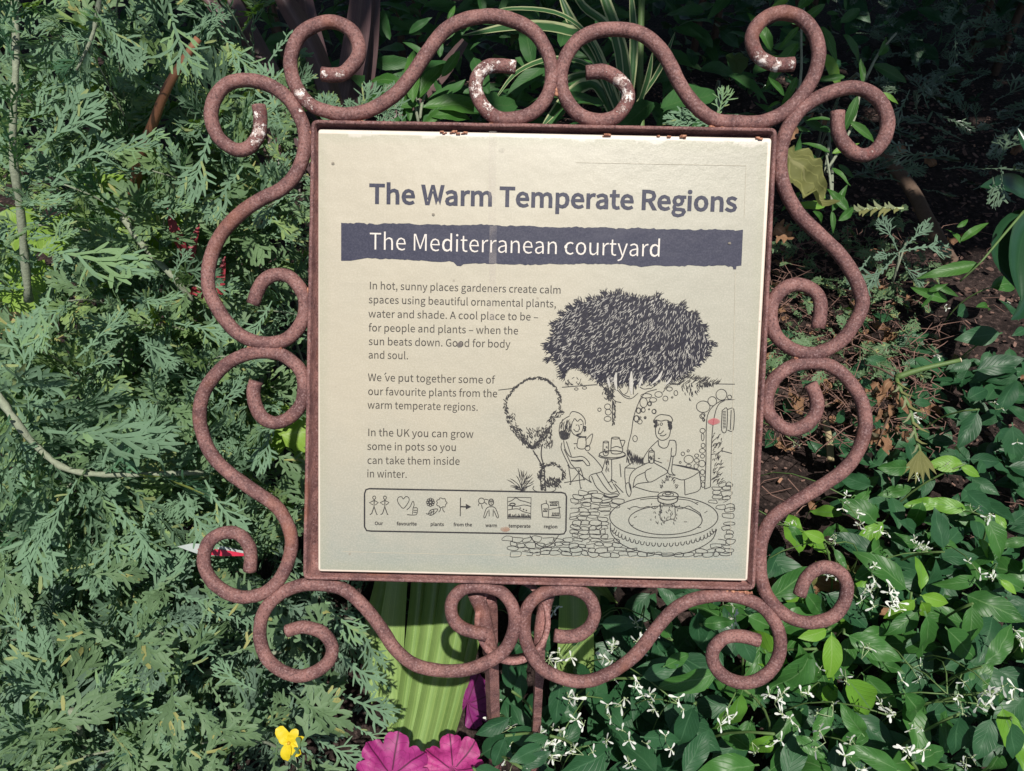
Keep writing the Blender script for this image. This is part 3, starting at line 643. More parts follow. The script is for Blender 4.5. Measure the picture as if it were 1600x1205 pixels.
for x, y, rx, ry in ((835, 355, 20, 22), (842, 400, 11, 12), (830, 500, 26, 24), (832, 560, 14, 34), (835, 640, 18, 22), (828, 690, 26, 22), (830, 740, 22, 20), (825, 810, 28, 34), (830, 890, 22, 26), (832, 950, 20, 26), (835, 1010, 18, 28), (645, 718, 18, 18), (695, 690, 10, 10), (700, 770, 46, 42), (775, 735, 18, 17), (620, 798, 9, 9), (770, 835, 20, 22), (775, 780, 22, 18), (700, 830, 24, 14), (195, 575, 20, 30), (290, 378, 11, 11), (375, 320, 18, 20), (205, 385, 26, 28), (240, 415, 22, 24), (330, 245, 15, 20), (270, 305, 22, 20), (225, 310, 20, 26)):
    zs(z7, circ(x, y, rx * rc.uniform(.9, 1.1), ry * rc.uniform(.9, 1.1), 7)[:-1], 1.0, 3, closed=True)
tag(obj('courtyard_wall_drawing', mb, M_LINE, panel, shade=False), 'drawing of branches, stones, an arch and a shuttered window')

# seated man, drawn in outline
mb = MB(); _kk[0] = 0
for p in ([(388, 440), (388, 520), (405, 565), (440, 590), (480, 585), (515, 555), (528, 500), (528, 460)], [(370, 415), (395, 400), (440, 410), (490, 400), (530, 420), (548, 405), (540, 380), (520, 360), (480, 352), (430, 350), (390, 375), (370, 410)], [(430, 470), (415, 520), (430, 530), (445, 520), (465, 500)], [(430, 545), (465, 548), (490, 530)], [(413, 590), (420, 640), (460, 665), (500, 650), (520, 590)], [(413, 590), (340, 660), (290, 730), (270, 780), (280, 810), (330, 800)], [(520, 590), (570, 595), (582, 640), (575, 730), (535, 735), (540, 660)], [(535, 735), (520, 820), (505, 900), (575, 920), (540, 885), (555, 735)], [(345, 665), (365, 690)], [(300, 810), (200, 860), (150, 920), (140, 1000), (160, 1080)], [(370, 800), (500, 880), (440, 930), (325, 985), (290, 890), (350, 850)], [(290, 890), (200, 940), (175, 1040)], [(325, 985), (220, 1000), (180, 1035)], [(105, 1010), (125, 990), (150, 1010), (158, 1080), (140, 1120), (115, 1080), (105, 1010)], [(380, 780), (450, 805)], [(410, 760), (430, 762)], [(325, 695), (325, 795), (375, 795), (375, 695)]): zs(z7, p, 1.25)
zs(z7, circ(350, 695, 25, 7)[:-1], 1.1, 3, closed=True); zs(z7, circ(410, 445, 9, 9, 6)[:-1], 1.0, 2, closed=True); zs(z7, circ(442, 438, 12, 12, 6)[:-1], 1.0, 2, closed=True)
for i in range(22): dash(mb, z7, 385 + rc.uniform(-12, 18), 430 + rc.uniform(-22, 30), 1.4 + rc.uniform(-.4, .4), 28, 2.2); dash(mb, z7, 525 + rc.uniform(-18, 16), 440 + rc.uniform(-25, 40), 1.6 + rc.uniform(-.4, .4), 30, 2.2)
for i in range(16): dash(mb, z7, rc.uniform(325, 375), rc.uniform(730, 795), 1.5, 24, 1.2)
# reading woman, her chair, the table with a jug
z6 = Z(770, 580, 5.738)
for p in ([(700, 470), (700, 520), (720, 560), (750, 575), (790, 555), (810, 510), (810, 460)], [(690, 390), (715, 362), (780, 380), (825, 430), (830, 480)], [(720, 450), (735, 425), (760, 450), (785, 430), (810, 455)], [(605, 470), (640, 430), (690, 400)], [(605, 460), (595, 550), (620, 610), (680, 600), (695, 540), (715, 450)], [(770, 480), (778, 520), (765, 530)], [(725, 520), (745, 540), (770, 540)], [(745, 485), (760, 482)], [(785, 480), (800, 478)], [(765, 600), (830, 595), (828, 690), (758, 685), (765, 600)], [(830, 620), (885, 565), (895, 580), (870, 660), (830, 680)], [(635, 620), (650, 700), (700, 770), (800, 765), (850, 800), (870, 840), (845, 845), (800, 800), (710, 805)], [(660, 630), (690, 720), (705, 765)], [(725, 650), (755, 650)], [(735, 680), (735, 700)], [(850, 725), (920, 790), (985, 890), (880, 930), (865, 970), (885, 1000)], [(885, 1000), (800, 940), (700, 830)], [(620, 640), (615, 700), (670, 820), (690, 860)], [(640, 700), (700, 830)], [(670, 840), (700, 870), (790, 875), (700, 1000)], [(680, 850), (700, 1005), (685, 1010)], [(770, 880), (785, 1040), (800, 1045)], [(790, 880), (820, 980)], [(885, 940), (930, 1040), (1010, 1100), (1110, 1100), (1120, 1120), (1010, 1130), (1000, 1100)], [(930, 920), (1000, 1030), (1060, 1090), (1115, 1075)], [(975, 900), (1030, 990), (1075, 1060)], [(640, 1000), (730, 985), (830, 970)]): zs(z6, p, 1.2)
zs(z6, [(790, 560), (750, 575), (800, 590), (840, 590)], 2.4); zs(z6, [(1000, 1115), (1050, 1132), (1120, 1122)], 2.4); zs(z6, [(700, 800), (760, 806), (810, 800)], 2.0)
fill_poly(mb, z6([(597, 545), (615, 530), (660, 545), (690, 560), (675, 600), (635, 615), (612, 595)]), 0.00003)
for i in range(26): x = rc.uniform(612, 695); dash(mb, z6, x, rc.uniform(450, 560), 1.7 + rc.uniform(-.2, .2), 50, 1.4)
for i in range(8): dash(mb, z6, 825 + rc.uniform(-12, 12), rc.uniform(490, 540), rc.uniform(0, 3), 26, 1.8)
zs(z6, circ(850, 690, 22, 24, 8)[:-1], 1.2, 3, closed=True)
zs(z6, circ(1072, 745, 116, 32, 16)[:-1], 1.4, 3, closed=True); zs(z6, [(956, 750), (960, 770), (1070, 790), (1180, 765), (1188, 745)], 1.3)
for p in ([(1065, 790), (1065, 970), (1030, 1000)], [(1065, 970), (1110, 1000)], [(1060, 970), (1075, 1005)], [(990, 635), (992, 745), (1035, 745), (1038, 635)], [(1065, 600), (1060, 720), (1090, 742), (1150, 735), (1165, 700), (1135, 600)], [(1145, 620), (1185, 625), (1165, 680)], [(1062, 690), (1110, 675), (1155, 690)], [(1010, 790), (985, 880)], [(1140, 830), (1150, 950)], [(1095, 1010), (1170, 1090)], [(1080, 1010), (1140, 1105)]): zs(z6, p, 1.2)
zs(z6, circ(1014, 635, 24, 8, 8)[:-1], 1.1, 2, closed=True); zs(z6, circ(1100, 600, 36, 9, 8)[:-1], 1.2, 2, closed=True)
for i in range(12): dash(mb, z6, rc.uniform(1000, 1030), rc.uniform(680, 740), 1.5, 20, 1.1); dash(mb, z6, rc.uniform(1010, 1045), rc.uniform(790, 900), 1.5, 40, 1.2)
tag(obj('figure_drawing', mb, M_LINE, panel, shade=False), 'drawing of a reading woman, a small table and a seated man')

# small tree and bushes
mb = MB(); _kk[0] = 0
out6 = [(185, 155), (300, 80), (400, 65), (500, 85), (580, 160), (615, 240), (615, 320), (635, 380), (590, 420), (540, 480), (500, 560), (440, 640), (370, 700), (320, 690), (240, 620), (190, 550), (140, 480), (120, 400), (95, 330), (100, 260), (150, 200)]
for i in range(len(out6)):
    x1, y1 = out6[i - 1]; x2, y2 = out6[i]; L = math.hypot(x2 - x1, y2 - y1); low = (y1 + y2) / 2 > 380
    for k in range(int(L / (3.5 if low else 6))):
        t = rc.random(); x, y = x1 + (x2 - x1) * t, y1 + (y2 - y1) * t
        a = math.atan2(y2 - y1, x2 - x1) + rc.uniform(-.9, .9)
        s_ = rc.uniform(0, 90) if low else rc.uniform(0, 34)
        dash(mb, z6, x + (360 - x) * s_ / 300, y - s_ * .3, a, rc.uniform(22, 46), rc.uniform(1.0, 1.7), rc.uniform(-.4, .4))
for i in range(170): dash(mb, z6, rc.uniform(250, 540), rc.uniform(510, 690), 1.3 + rc.uniform(-.6, .6), rc.uniform(18, 36), 1.3)
for p in ([(360, 710), (410, 790), (440, 860), (430, 960), (435, 1070)], [(440, 660), (435, 760), (460, 860), (465, 960), (475, 1070)], [(370, 740), (400, 760)]): zs(z6, p, 1.8)
for i in range(60): dash(mb, z6, 450 + rc.uniform(-22, 20), rc.uniform(820, 1070), .3 + rc.uniform(-.4, .4), 24, 1.2)
for i in range(46):
    a = rc.uniform(.3, 2.85); r_ = rc.uniform(20, 190); dash(mb, z6, 255 + math.cos(a) * r_ * .65, 1080 - math.sin(a) * r_, -a + rc.uniform(-.15, .15), rc.uniform(50, 90), 1.2, .12)
for i in range(90):
    a = rc.uniform(-.5, 3.5); dash(mb, z6, 530 + math.cos(a) * rc.uniform(95, 130), 930 - math.sin(a) * rc.uniform(85, 115), -a + 1.5 + rc.uniform(-.5, .5), rc.uniform(24, 46), 1.2, .3)
for i in range(60): dash(mb, z6, rc.uniform(480, 610), rc.uniform(960, 1035), 1.2 + rc.uniform(-.5, .5), rc.uniform(24, 48), 1.6)
zs(z6, [(370, 1030), (360, 1055), (400, 1080), (520, 1082), (565, 1060), (550, 1035)], 1.1); zs(z6, [(50, 170), (180, 155)], 1.1); zs(z6, [(620, 145), (700, 138), (930, 122)], 1.1)
tag(obj('bush_drawing', mb, M_LINE, panel, shade=False), 'drawing of a small standard tree and bushes')

# fountain
mb = MB(); _kk[0] = 0
z8 = Z(760, 740, 3.902)
fc = (1080, 255)
zs(z8, [(1110 - 0 + 330 * math.cos(R(a)) - 28, 255 + 128 * math.sin(R(a)) + 10) for a in range(0, 360, 15)], 1.3, 4, closed=True)
zs(z8, circ(1092, 285, 224, 88, 22)[:-1], 1.3, 4, closed=True)
zs(z8, [(755, 300), (765, 370), (840, 440), (960, 480), (1110, 497), (1250, 475), (1370, 410), (1405, 340)], 1.3)
for i in range(24):
    a = R(165 - i * 6.4); x, y = 1082 + 322 * math.cos(a), 300 + 126 * math.sin(a)
    zs(z8, [(x - 12, y - 2), (x - 9, y + 16), (x + 5, y + 17), (x + 12, y - 2)], 1.2)
zs(z8, circ(1108, 135, 62, 26, 14)[:-1], 1.4, 3, closed=True); zs(z8, circ(1108, 128, 34, 13, 12)[:-1], 1.1, 3, closed=True); zs(z8, circ(1108, 122, 18, 7, 8)[:-1], 1.1, 3, closed=True); zs(z8, [(1046, 140), (1052, 172), (1108, 188), (1160, 172), (1168, 140)], 1.6)
zs(z8, [(1062, 180), (1060, 270), (1085, 290), (1120, 280), (1150, 270), (1150, 205)], 1.1); zs(z8, [(1143, 185), (1150, 205)], 1.1)
for i in range(40):
    a = rc.uniform(.1, 3.04); dash(mb, z8, 1112 + math.cos(a) * rc.uniform(40, 58), 95 - math.sin(a) * rc.uniform(45, 82), 1.57 + (math.cos(a)) * .7 + rc.uniform(-.3, .3), rc.uniform(10, 20), 1.1)
for i in range(46): dash(mb, z8, rc.uniform(1000, 1180), rc.uniform(185, 310), 1.3 + rc.uniform(-.5, .5), rc.uniform(10, 22), 1.1)
pts = [(870 + i * 22 if i < 8 else 870 + i * 22, 215 - 14 * abs(math.sin(i * .9))) for i in range(9)]; zs(z8, pts, 1.1)
zs(z8, [(1150, 205), (1190, 215), (1230, 198), (1260, 215), (1300, 240), (1312, 265)], 1.1); zs(z8, [(938, 160), (1000, 152), (1045, 152)], 1.0); zs(z8, [(1165, 155), (1240, 165), (1290, 190)], 1.0)
for x, y in ((1275, 180), (1330, 240), (1290, 330), (880, 318), (860, 210), (1205, 295), (900, 270)): zs(z8, [(x, y), (x + 18, y + rc.uniform(-12, 12))], 1.0, 0)
tag(obj('fountain_drawing', mb, M_LINE, panel, shade=False), 'drawing of a round fountain')
# cobbles
mb = MB(); _kk[0] = 0
ry = random.Random(8)
warp = lambda p: [(a + 16 * noise.noise(Vector((a / 70, b / 50, 1))), b + 13 * noise.noise(Vector((a / 80, b / 60, 9)))) for a, b in p]
def in_f(x, y): return ((x - 1082) / 345) ** 2 + ((y - 300) / 190) ** 2 < 1
for row in range(17):
    y = 45 + row * 27 + (0 if row else 5); xoff = ry.uniform(0, 40)
    x = 500 if row > 2 else 560
    if y > 375: x = 60 + (0 if y < 420 else 50)
    x += xoff
    while x < 1470:
        w_ = ry.uniform(38, 72); h_ = 24 + ry.uniform(-4, 5); cx, cy = x + w_ / 2, y + h_ / 2 + ry.uniform(-4, 4) + (x - 500) * 0.008
        ok = not in_f(cx, cy) and not in_f(x, cy) and not (cx < 500 and cy < 378)
        ok = ok and not (700 < cx < 1400 and cy < 150) and not (600 < cx < 880 and cy < 90) and cy < 490 + (cx / 1500) * 30
        if ok:
            p = []
            for a, b in ((-.45, -.4), (0, -.5), (.45, -.4), (.5, 0), (.42, .42), (0, .48), (-.42, .42), (-.5, 0)):
                p.append((cx + a * w_ + ry.uniform(-4, 4), cy + b * h_ + ry.uniform(-3, 3)))
            if ry.random() < .8: zs(z8, warp(p), ry.uniform(.8, 1.15), 2, closed=True)
            else: zs(z8, warp(p)[:6], ry.uniform(.8, 1.1), 2)
        x += w_ + 3
zs(z8, [(265, 378), (300, 425), (350, 447), (400, 430), (440, 378)], 1.3)
tag(obj('paving_drawing', mb, M_LINE, panel, shade=False), 'drawing of crazy paving')

# creases of the laminate and the stains on it
mb = MB()
for p in ([(900, 254), (1166, 259)], [(1166, 259), (1163, 340)], [(535, 862), (700, 866), (1140, 874)], [(1149, 425), (1141, 870)]): stroke(mb, p, 0.7, 5)
M_CREASE = plain('laminate_crease', (0.45, 0.41, 0.32), 0.4)
tag(obj('laminate_crease', mb, M_CREASE, panel, shade=False), 'faint rectangular crease line')
def veil(name, c, a):
    t = NT(name); p = t.n('ShaderNodeBsdfPrincipled'); p.inputs['Base Color'].default_value = (*c, 1); p.inputs['Roughness'].default_value = 0.5
    uv = t.n('ShaderNodeNewGeometry').outputs['Position']; nn = t.noise(uv, 60, 4)
    t.set(p, 'Alpha', t.math('MULTIPLY', t.ramp(nn, 0.25, 0.6), a)); t.l(p.outputs[0], t.out.inputs[0]); return t.m
mb = MB()
for x0, x1, y0, y1 in ((764, 776, 205, 352), (765, 776.5, 353, 412), (765, 775, 413, 500)):
    mb.add([P_(x0, y0, .0006), P_(x1, y0, .0006), P_(x1 - 1, y1, .0006), P_(x0 - 1, y1, .0006)], [(0, 1, 2, 3)])
tag(obj('pale_streak', mb, veil('pale_streak', (.62, .55, .50), .17), panel, shade=False), 'pale vertical streak across the heading and band')
def blob(name, cx, cy, rx, ry_, mat, label, k=0.0007, n=14, jit=.15):
    b = MB(); r_ = random.Random(int(cx)); P = [P_(cx + rx * math.cos(2 * math.pi * i / n) * r_.uniform(1 - jit, 1 + jit), cy + ry_ * math.sin(2 * math.pi * i / n) * r_.uniform(1 - jit, 1 + jit), k) for i in range(n)]
    b.add(P, [tuple(range(n))]); return tag(obj(name, b, mat, panel, shade=False), label)
blob('stain', 789, 827, 8, 4, veil('brown_smear', (.36, .17, .10), .75), 'brown smear on the icon border')
blob('stain', 1116, 659, 9, 5, veil('red_spot', (.50, .10, .12), .6), 'faded red spot by the drawn window')
blob('stain', 784.5, 235, 5, 4, veil('grey_spot', (.22, .20, .17), .7), 'grey speck near the top edge')
blob('stain', 718, 538.5, 4.5, 4, veil('dark_spot', (.14, .12, .11), .85), 'dark speck over the upper paragraph')
blob('stain', 884, 386, 2.2, 3.4, M_PALE, 'pale chip in the blue band')
for x, y in ((520, 255), (677, 335), (1140, 380)): blob('stain', x, y, 2.4, 2, veil('speck_ink', (.2, .17, .13), .8), 'small brown speck')
# rust crumbs along the top edge
mb = MB(); rq = random.Random(3)
for i in range(26):
    x = rq.choice([rq.uniform(690, 735), rq.uniform(938, 952), rq.uniform(960, 1190)]); y = 201 + (x - 497) * 0.0197 + rq.uniform(2, 6)
    c = P_(x, y - 2, 0.0002); r_ = rq.uniform(.0004, .0011)
    mb.box(c, SU * r_ * 1.6, SV * r_ * .7, SN * r_)
tag(obj('rust_crumbs', mb, M_WELD, panel), 'pinkish rust flakes caught on the top edge', kind='stuff')

# --- ring, legs
mb = MB()
rc0 = S(801, 968, -0.022); N = 40; V = []; F = []
RR = 0.0275
ax = (SN * 0.93 + Vector((0, 0, 0.36))).normalized(); ex = SU; ey = ax.cross(ex).normalized()
for r_, off in ((RR, -.009), (RR, .009), (RR - .0035, .009), (RR - .0035, -.009)):
    for i in range(N):
        a = 2 * math.pi * i / N; p = rc0 + ex * math.cos(a) * r_ + ey * math.sin(a) * r_ * 1.1 + ax * off
        V.append(p + ax * noise.noise(p * 200) * .0008)
for a in range(4):
    for i in range(N): F.append((a * N + i, a * N + (i + 1) % N, ((a + 1) % 4) * N + (i + 1) % N, ((a + 1) % 4) * N + i))
mb.add(V, F); flake_at(mb)
tag(obj('ring', mb, M_RUST2, sign), 'rusty ring below the panel')
def leg(px, py, width, off, yaw, label):
    top = S(px, py, off) + Vector((0, 0, 0.0)); m = MB()
    c, s_ = math.cos(yaw), math.sin(yaw); ex_, ey_ = Vector((c, s_, 0)), Vector((-s_, c, 0))
    h = width / 2; n_ = 30; V = []; F = []
    for i in range(n_ + 1):
        z = top.z * (1 - i / n_) - 0.06 * (i / n_)
        for a, b in ((-1, -1), (1, -1), (1, 1), (-1, 1)):
            p = Vector((top.x, top.y, z)) + ex_ * h * a + ey_ * h * b
            V.append(p + Vector((noise.noise(p * 120), noise.noise(p * 120 + Vector((5, 5, 5))), 0)) * 0.0006)
    for i in range(n_):
        for k_ in range(4): F.append((i * 4 + k_, i * 4 + (k_ + 1) % 4, i * 4 + 4 + (k_ + 1) % 4, i * 4 + 4 + k_))
    F.append((3, 2, 1, 0)); F.append(tuple(n_ * 4 + q for q in range(4)))
    m.add(V, F); flake_at(m)
    return obj('leg', m, M_RUST2, sign, shade=False)
leg(764, 935, 0.0088, -0.026, 0.55, ''); leg(848, 935, 0.0072, -0.026, 0.1, '')
mb = MB(); mb.tube(smooth([S(858, 925, -.018), S(852, 945, -.022), S(846, 975, -.024), S(843, 1010, -.026)], 4), 0.005, 10, seed=1); flake_at(mb)
tag(obj('bracket', mb, M_RUST2, sign), 'short rusty bar joining frame and leg')
mb = MB(); mb.tube(smooth([S(742, 925, -.018), S(752, 950, -.02), S(760, 985, -.022), S(766, 1020, -.024)], 4), 0.0058, 10, seed=1); flake_at(mb)
obj('bracket', mb, M_RUST, sign)

# ================================================================== THE GARDEN BED
rg = random.Random(77)
U = rg.uniform
def gh(x, y): return 0.012 * noise.noise(Vector((x * 2.3, y * 2.3, 0))) + 0.006 * noise.noise(Vector((x * 11, y * 11, 3)))
def soil_mat():
    t = NT('dark_mulch_soil'); P = t.n('ShaderNodeNewGeometry').outputs['Position']
    a = t.noise(P, 14, 5, 0.7); b = t.noise(P, 120, 5, 0.75); d = t.noise(P, 2.5, 3)
    c = t.mix(t.ramp(a, 0.35, 0.65), (0.016, 0.011, 0.010), (0.045, 0.030, 0.027))
    c = t.mix(t.math('MULTIPLY', t.ramp(b, 0.5, 0.68), 0.7), c, (0.13, 0.09, 0.08))
    c = t.mix(t.math('MULTIPLY', t.ramp(b, 0.48, 0.36), 0.7), c, (0.008, 0.006, 0.006))
    return t.bsdf(c, 0.95, t.bump(t.math('ADD', a, b), 0.9, 0.006), spec=0.2)
M_SOIL = soil_mat()
mb = MB(); NX, NY = 110, 110; V = []; F = []
gx = lambda i: (i / NX * 2 - 1) * abs(i / NX * 2 - 1) ** 1.6 * 40
gy = lambda j: 1.2 + (j / NY * 2 - 1) * abs(j / NY * 2 - 1) ** 1.6 * 40
for j in range(NY + 1):
    for i in range(NX + 1):
        x, y = gx(i), gy(j); V.append((x, y, gh(x, y)))
for j in range(NY):
    for i in range(NX):
        a = j * (NX + 1) + i; F.append((a, a + 1, a + NX + 2, a + NX + 1))
mb.add(V, F); tag(obj('soil', mb, M_SOIL), 'dark brown mulched soil of the planting bed', kind='structure')

# ---- leaf meshes, unit length along +Y, face up +Z
def bend(mb, droop, fold, wav=0.0, seed=0, twist=0.0):
    for i, v in enumerate(mb.v):
        x, y, z = v
        z2 = z - droop * y * y + fold * abs(x) + wav * noise.noise(Vector((x * 5, y * 4, seed * 7.7)))
        a = twist * y
        mb.v[i] = Vector((x * math.cos(a) - z2 * math.sin(a) * 0.3, y - abs(droop) * y * y * y * 0.2, z2 + x * math.sin(a)))
def blade(prof, n=8, droop=.25, fold=.25, wav=.03, seed=0, cols=2, serr=0.0, twist=0.0, petiole=0.0):
    """simple leaf: prof(t) -> half width; cols quads on each side"""
    m = MB(); V = []; UV = []; F = []; C = 2 * cols + 1
    for j in range(n + 1):
        t = j / n; w = prof(t) * (1 + (serr if j % 2 else -serr) * (0 < j < n))
        for i in range(C):
            s = i / cols - 1
            V.append(Vector((s * w, petiole + t * (1 - petiole), 0))); UV.append((0.5 + s * 0.5, t))
    for j in range(n):
        for i in range(C - 1): F.append((j * C + i, j * C + i + 1, (j + 1) * C + i + 1, (j + 1) * C + i))
    m.add(V, F, UV)
    if petiole:
        m.add([(-.012, 0, 0), (.012, 0, 0), (.012, petiole * 1.1, 0), (-.012, petiole * 1.1, 0)], [(0, 1, 2, 3)], [(.5, 0)] * 4)
    bend(m, droop, fold, wav, seed, twist)
    return m
def strip(m, pts, ws, z, r_=None):
    V = []; UV = []; F = []; n = len(pts)
    for i, (x, y) in enumerate(pts):
        a = pts[max(i - 1, 0)]; b = pts[min(i + 1, n - 1)]; tx, ty = b[0] - a[0], b[1] - a[1]; l = math.hypot(tx, ty) or 1
        nx, ny = -ty / l, tx / l
        V += [(x - nx * -ws[i], y + ny * ws[i], z), (x + nx * -ws[i] * 0, y, z - ws[i] * .25), (x - nx * ws[i], y - ny * ws[i], z)]
        V[-3] = (x + nx * ws[i], y + ny * ws[i], z)
        UV += [(0, i / n), (.5, i / n), (1, i / n)]
    for i in range(n - 1):
        for k in (0, 1): F.append((3 * i + k, 3 * i + 3 + k, 3 * i + 4 + k, 3 * i + 1 + k))
    m.add(V, F, UV)
def feather(seed, wide=1.0, dense=1.0, lobes=6, fuse=0.5, lw=.0160):
    """silvery wormwood leaf: bare lower midrib with a few teeth, twice-cut blade above"""
    r = random.Random(seed); m = MB(); cv = r.uniform(-.10, .10)
    ax = lambda t: (cv * math.sin(t * 2.4), t)
    strip(m, [ax(i / 5) for i in range(6)], [.014, .014, .017, .021, .022, .010], 0.0)
    for sd in (-1, 1):
        for k in range(lobes):
            t = .16 + .76 * ((k + r.uniform(-.2, .2)) / (lobes - .5)) ** 1.0
            if t < .42: L = r.uniform(.06, .17) * (1 if t > .25 else .7)
            else: L = (.44 - .26 * abs(t - .58) / .4) * r.uniform(.8, 1.15)
            L *= wide; a = R(52 - 34 * t + r.uniform(-8, 8)); x0, y0 = ax(t)
            dx, dy = sd * math.sin(a), math.cos(a); bx, by = sd * math.sin(a * .45), math.cos(a * .45)
            w = lw * r.uniform(.8, 1.2)
            pts = [(x0, y0), (x0 + dx * L * .35, y0 + dy * L * .35), (x0 + dx * L * .6 + bx * L * .15, y0 + dy * L * .6 + by * L * .15), (x0 + dx * L * .72 + bx * L * .3, y0 + dy * L * .72 + by * L * .3)]
            zz = r.uniform(-.012, .02)
            strip(m, pts, [w * .8, w, w * 1.25, w * .5], zz)
            if L > .17:
                for q, sgn in ((.40, 1), (.55, -1))[: 2 if dense > .6 else 1]:
                    l2 = L * r.uniform(.38, .6); a2 = a + sgn * R(r.uniform(24, 40)) * 1.0
                    px, py = x0 + dx * L * q, y0 + dy * L * q
                    ex, ey = sd * math.sin(a2), math.cos(a2)
                    strip(m, [(px, py), (px + ex * l2 * .55, py + ey * l2 * .6), (px + ex * l2, py + ey * l2 * 1.05)], [w * .7, w * 1.15, w * .5], zz + r.uniform(.004, .014))
    bend(m, r.uniform(.05, .4), r.uniform(.1, .45), .09, seed, r.uniform(-.5, .5))
    return m
def flat_uv(m): return m

SILV = leaf_mat('silver_green_leaf', (0.036, 0.118, 0.058), (0.140, 0.285, 0.155), rough=.75, transl=.22, fuzz=.25, young=(0.14, 0.27, 0.08), young_at=.86, dead=(0.27, 0.31, 0.07), spec=.15, isl=.22)
SILV2 = leaf_mat('fresh_green_feathery_leaf', (0.045, 0.125, 0.035), (0.12, 0.24, 0.06), rough=.6, transl=.3, young=(0.22, 0.34, 0.05), young_at=.8, dead=(0.40, 0.36, 0.07), isl=.3)
BLUEG = leaf_mat('blue_green_feathery_leaf', (0.045, 0.105, 0.078), (0.09, 0.185, 0.125), rough=.8, transl=.2, fuzz=.18, spec=.1, isl=.2)
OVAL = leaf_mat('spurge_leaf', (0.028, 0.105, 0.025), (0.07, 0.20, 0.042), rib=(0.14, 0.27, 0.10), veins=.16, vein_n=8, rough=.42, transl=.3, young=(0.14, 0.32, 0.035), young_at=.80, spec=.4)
OVALD = leaf_mat('deep_green_shaded_spurge_leaf', (0.013, 0.058, 0.025), (0.036, 0.115, 0.045), rib=(0.06, 0.15, 0.07), veins=.14, vein_n=8, rough=.45, transl=.2, spec=.35)  # darker copy of the spurge green, shade of the low leaves in the colour
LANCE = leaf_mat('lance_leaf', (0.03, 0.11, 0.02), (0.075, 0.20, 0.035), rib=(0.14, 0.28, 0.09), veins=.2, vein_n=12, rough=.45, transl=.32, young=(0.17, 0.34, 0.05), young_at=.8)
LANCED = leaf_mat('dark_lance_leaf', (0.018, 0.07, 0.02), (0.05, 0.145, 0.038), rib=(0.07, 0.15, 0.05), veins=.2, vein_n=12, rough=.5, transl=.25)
VARI = leaf_mat('cream_edged_leaf', (0.03, 0.10, 0.035), (0.06, 0.15, 0.05), margin=(0.46, 0.50, 0.27), rough=.4, transl=.3)
STRAP = leaf_mat('thick_strap_leaf', (0.11, 0.215, 0.045), (0.27, 0.40, 0.13), rough=.35, transl=.22, spec=.5, streak=.35)
PURP = leaf_mat('purple_brown_sword_leaf', (0.055, 0.032, 0.040), (0.125, 0.080, 0.080), rough=.4, transl=.1, streak=.4)
LIME = leaf_mat('lime_leaf', (0.17, 0.30, 0.04), (0.27, 0.43, 0.07), rib=(0.33, 0.46, 0.14), veins=.2, vein_n=7, rough=.5, transl=.35, dead=(0.5, 0.36, 0.2))
GLOSSY = leaf_mat('dark_glossy_leaf', (0.010, 0.040, 0.018), (0.022, 0.070, 0.030), rough=.28, transl=.08, streak=.25, spec=.5)
DRY = leaf_mat('dry_brown_leaf', (0.15, 0.075, 0.04), (0.30, 0.165, 0.09), rib=(0.36, 0.24, 0.15), veins=.3, rough=.8, transl=.15)
OLIVE = leaf_mat('withered_olive_leaf', (0.11, 0.12, 0.035), (0.19, 0.19, 0.065), rib=(0.28, 0.27, 0.12), veins=.4, vein_n=5, rough=.75, transl=.2)
M_STEM = plain('woolly_white_stem', (0.25, 0.28, 0.20), .95, .5, 300, bump=1.0)
M_GSTEM = plain('green_stem', (0.10, 0.17, 0.05), .6, .3, 200)
M_TWIG = plain('brown_twig', (0.13, 0.085, 0.06), .9, .4, 160, bump=.8)
M_CUT = plain('cut_wood', (0.62, 0.52, 0.36), .8, .2, 300)
M_RED = plain('red_stalk', (0.30, 0.045, 0.05), .5, .35, 40)
M_ORST = plain('orange_brown_stalk', (0.30, 0.13, 0.07), .6, .35, 40)
M_WHITE = plain('white_bract', (0.80, 0.82, 0.76), .55, .06, 300, transl=.3)
M_BUD = plain('pale_green_bud', (0.42, 0.52, 0.28), .6, .2, 300, transl=.2)
M_CHIP = leaf_mat('bark_chip', (0.06, 0.035, 0.028), (0.21, 0.125, 0.10), rough=.9, transl=.0, dead=(0.36, 0.2, 0.13))

def lmesh(name, m, mat): return m.mesh(name, mat)
FEA = [lmesh('feather_leaf', feather(i, wide=U(.85, 1.15), lobes=7 if i % 2 else 6), SILV) for i in range(7)]
FEB = [lmesh('feather_leaf', feather(40 + i, wide=U(.7, 1.0), lobes=7, lw=.016), BLUEG) for i in range(5)]
FEG = [lmesh('feather_leaf', feather(20 + i, wide=1.0, lobes=6, lw=.024), SILV2) for i in range(5)]
YOUNGF = leaf_mat('yellow_green_feathery_leaf', (0.11, 0.22, 0.04), (0.20, 0.33, 0.07), rough=.65, transl=.35, isl=.3)
FEY = [lmesh('young_feather_leaf', feather(70 + i, wide=.9, lobes=6, lw=.022), YOUNGF) for i in range(3)]
ovp = lambda w: (lambda t: w * (math.sin(math.pi * min(1, t * 1.02) ** .82) ** .85 if 0 < t < .98 else 0.0))
OVS = [lmesh('oval_leaf', blade(ovp(U(.17, .235)), 10, U(-.02, .5), U(.1, .5), .11, i, 2, .0, U(-.5, .5), .07), OVAL) for i in range(8)]
OVD = [lmesh('oval_leaf', blade(ovp(U(.17, .24)), 8, U(.05, .35), U(.1, .35), .07, i + 9, 2, .0, U(-.3, .3), .07), OVALD) for i in range(5)]
lnp = lambda w: (lambda t: w * math.sin(math.pi * t ** .75) ** .9 if t < 1 else 0.0)
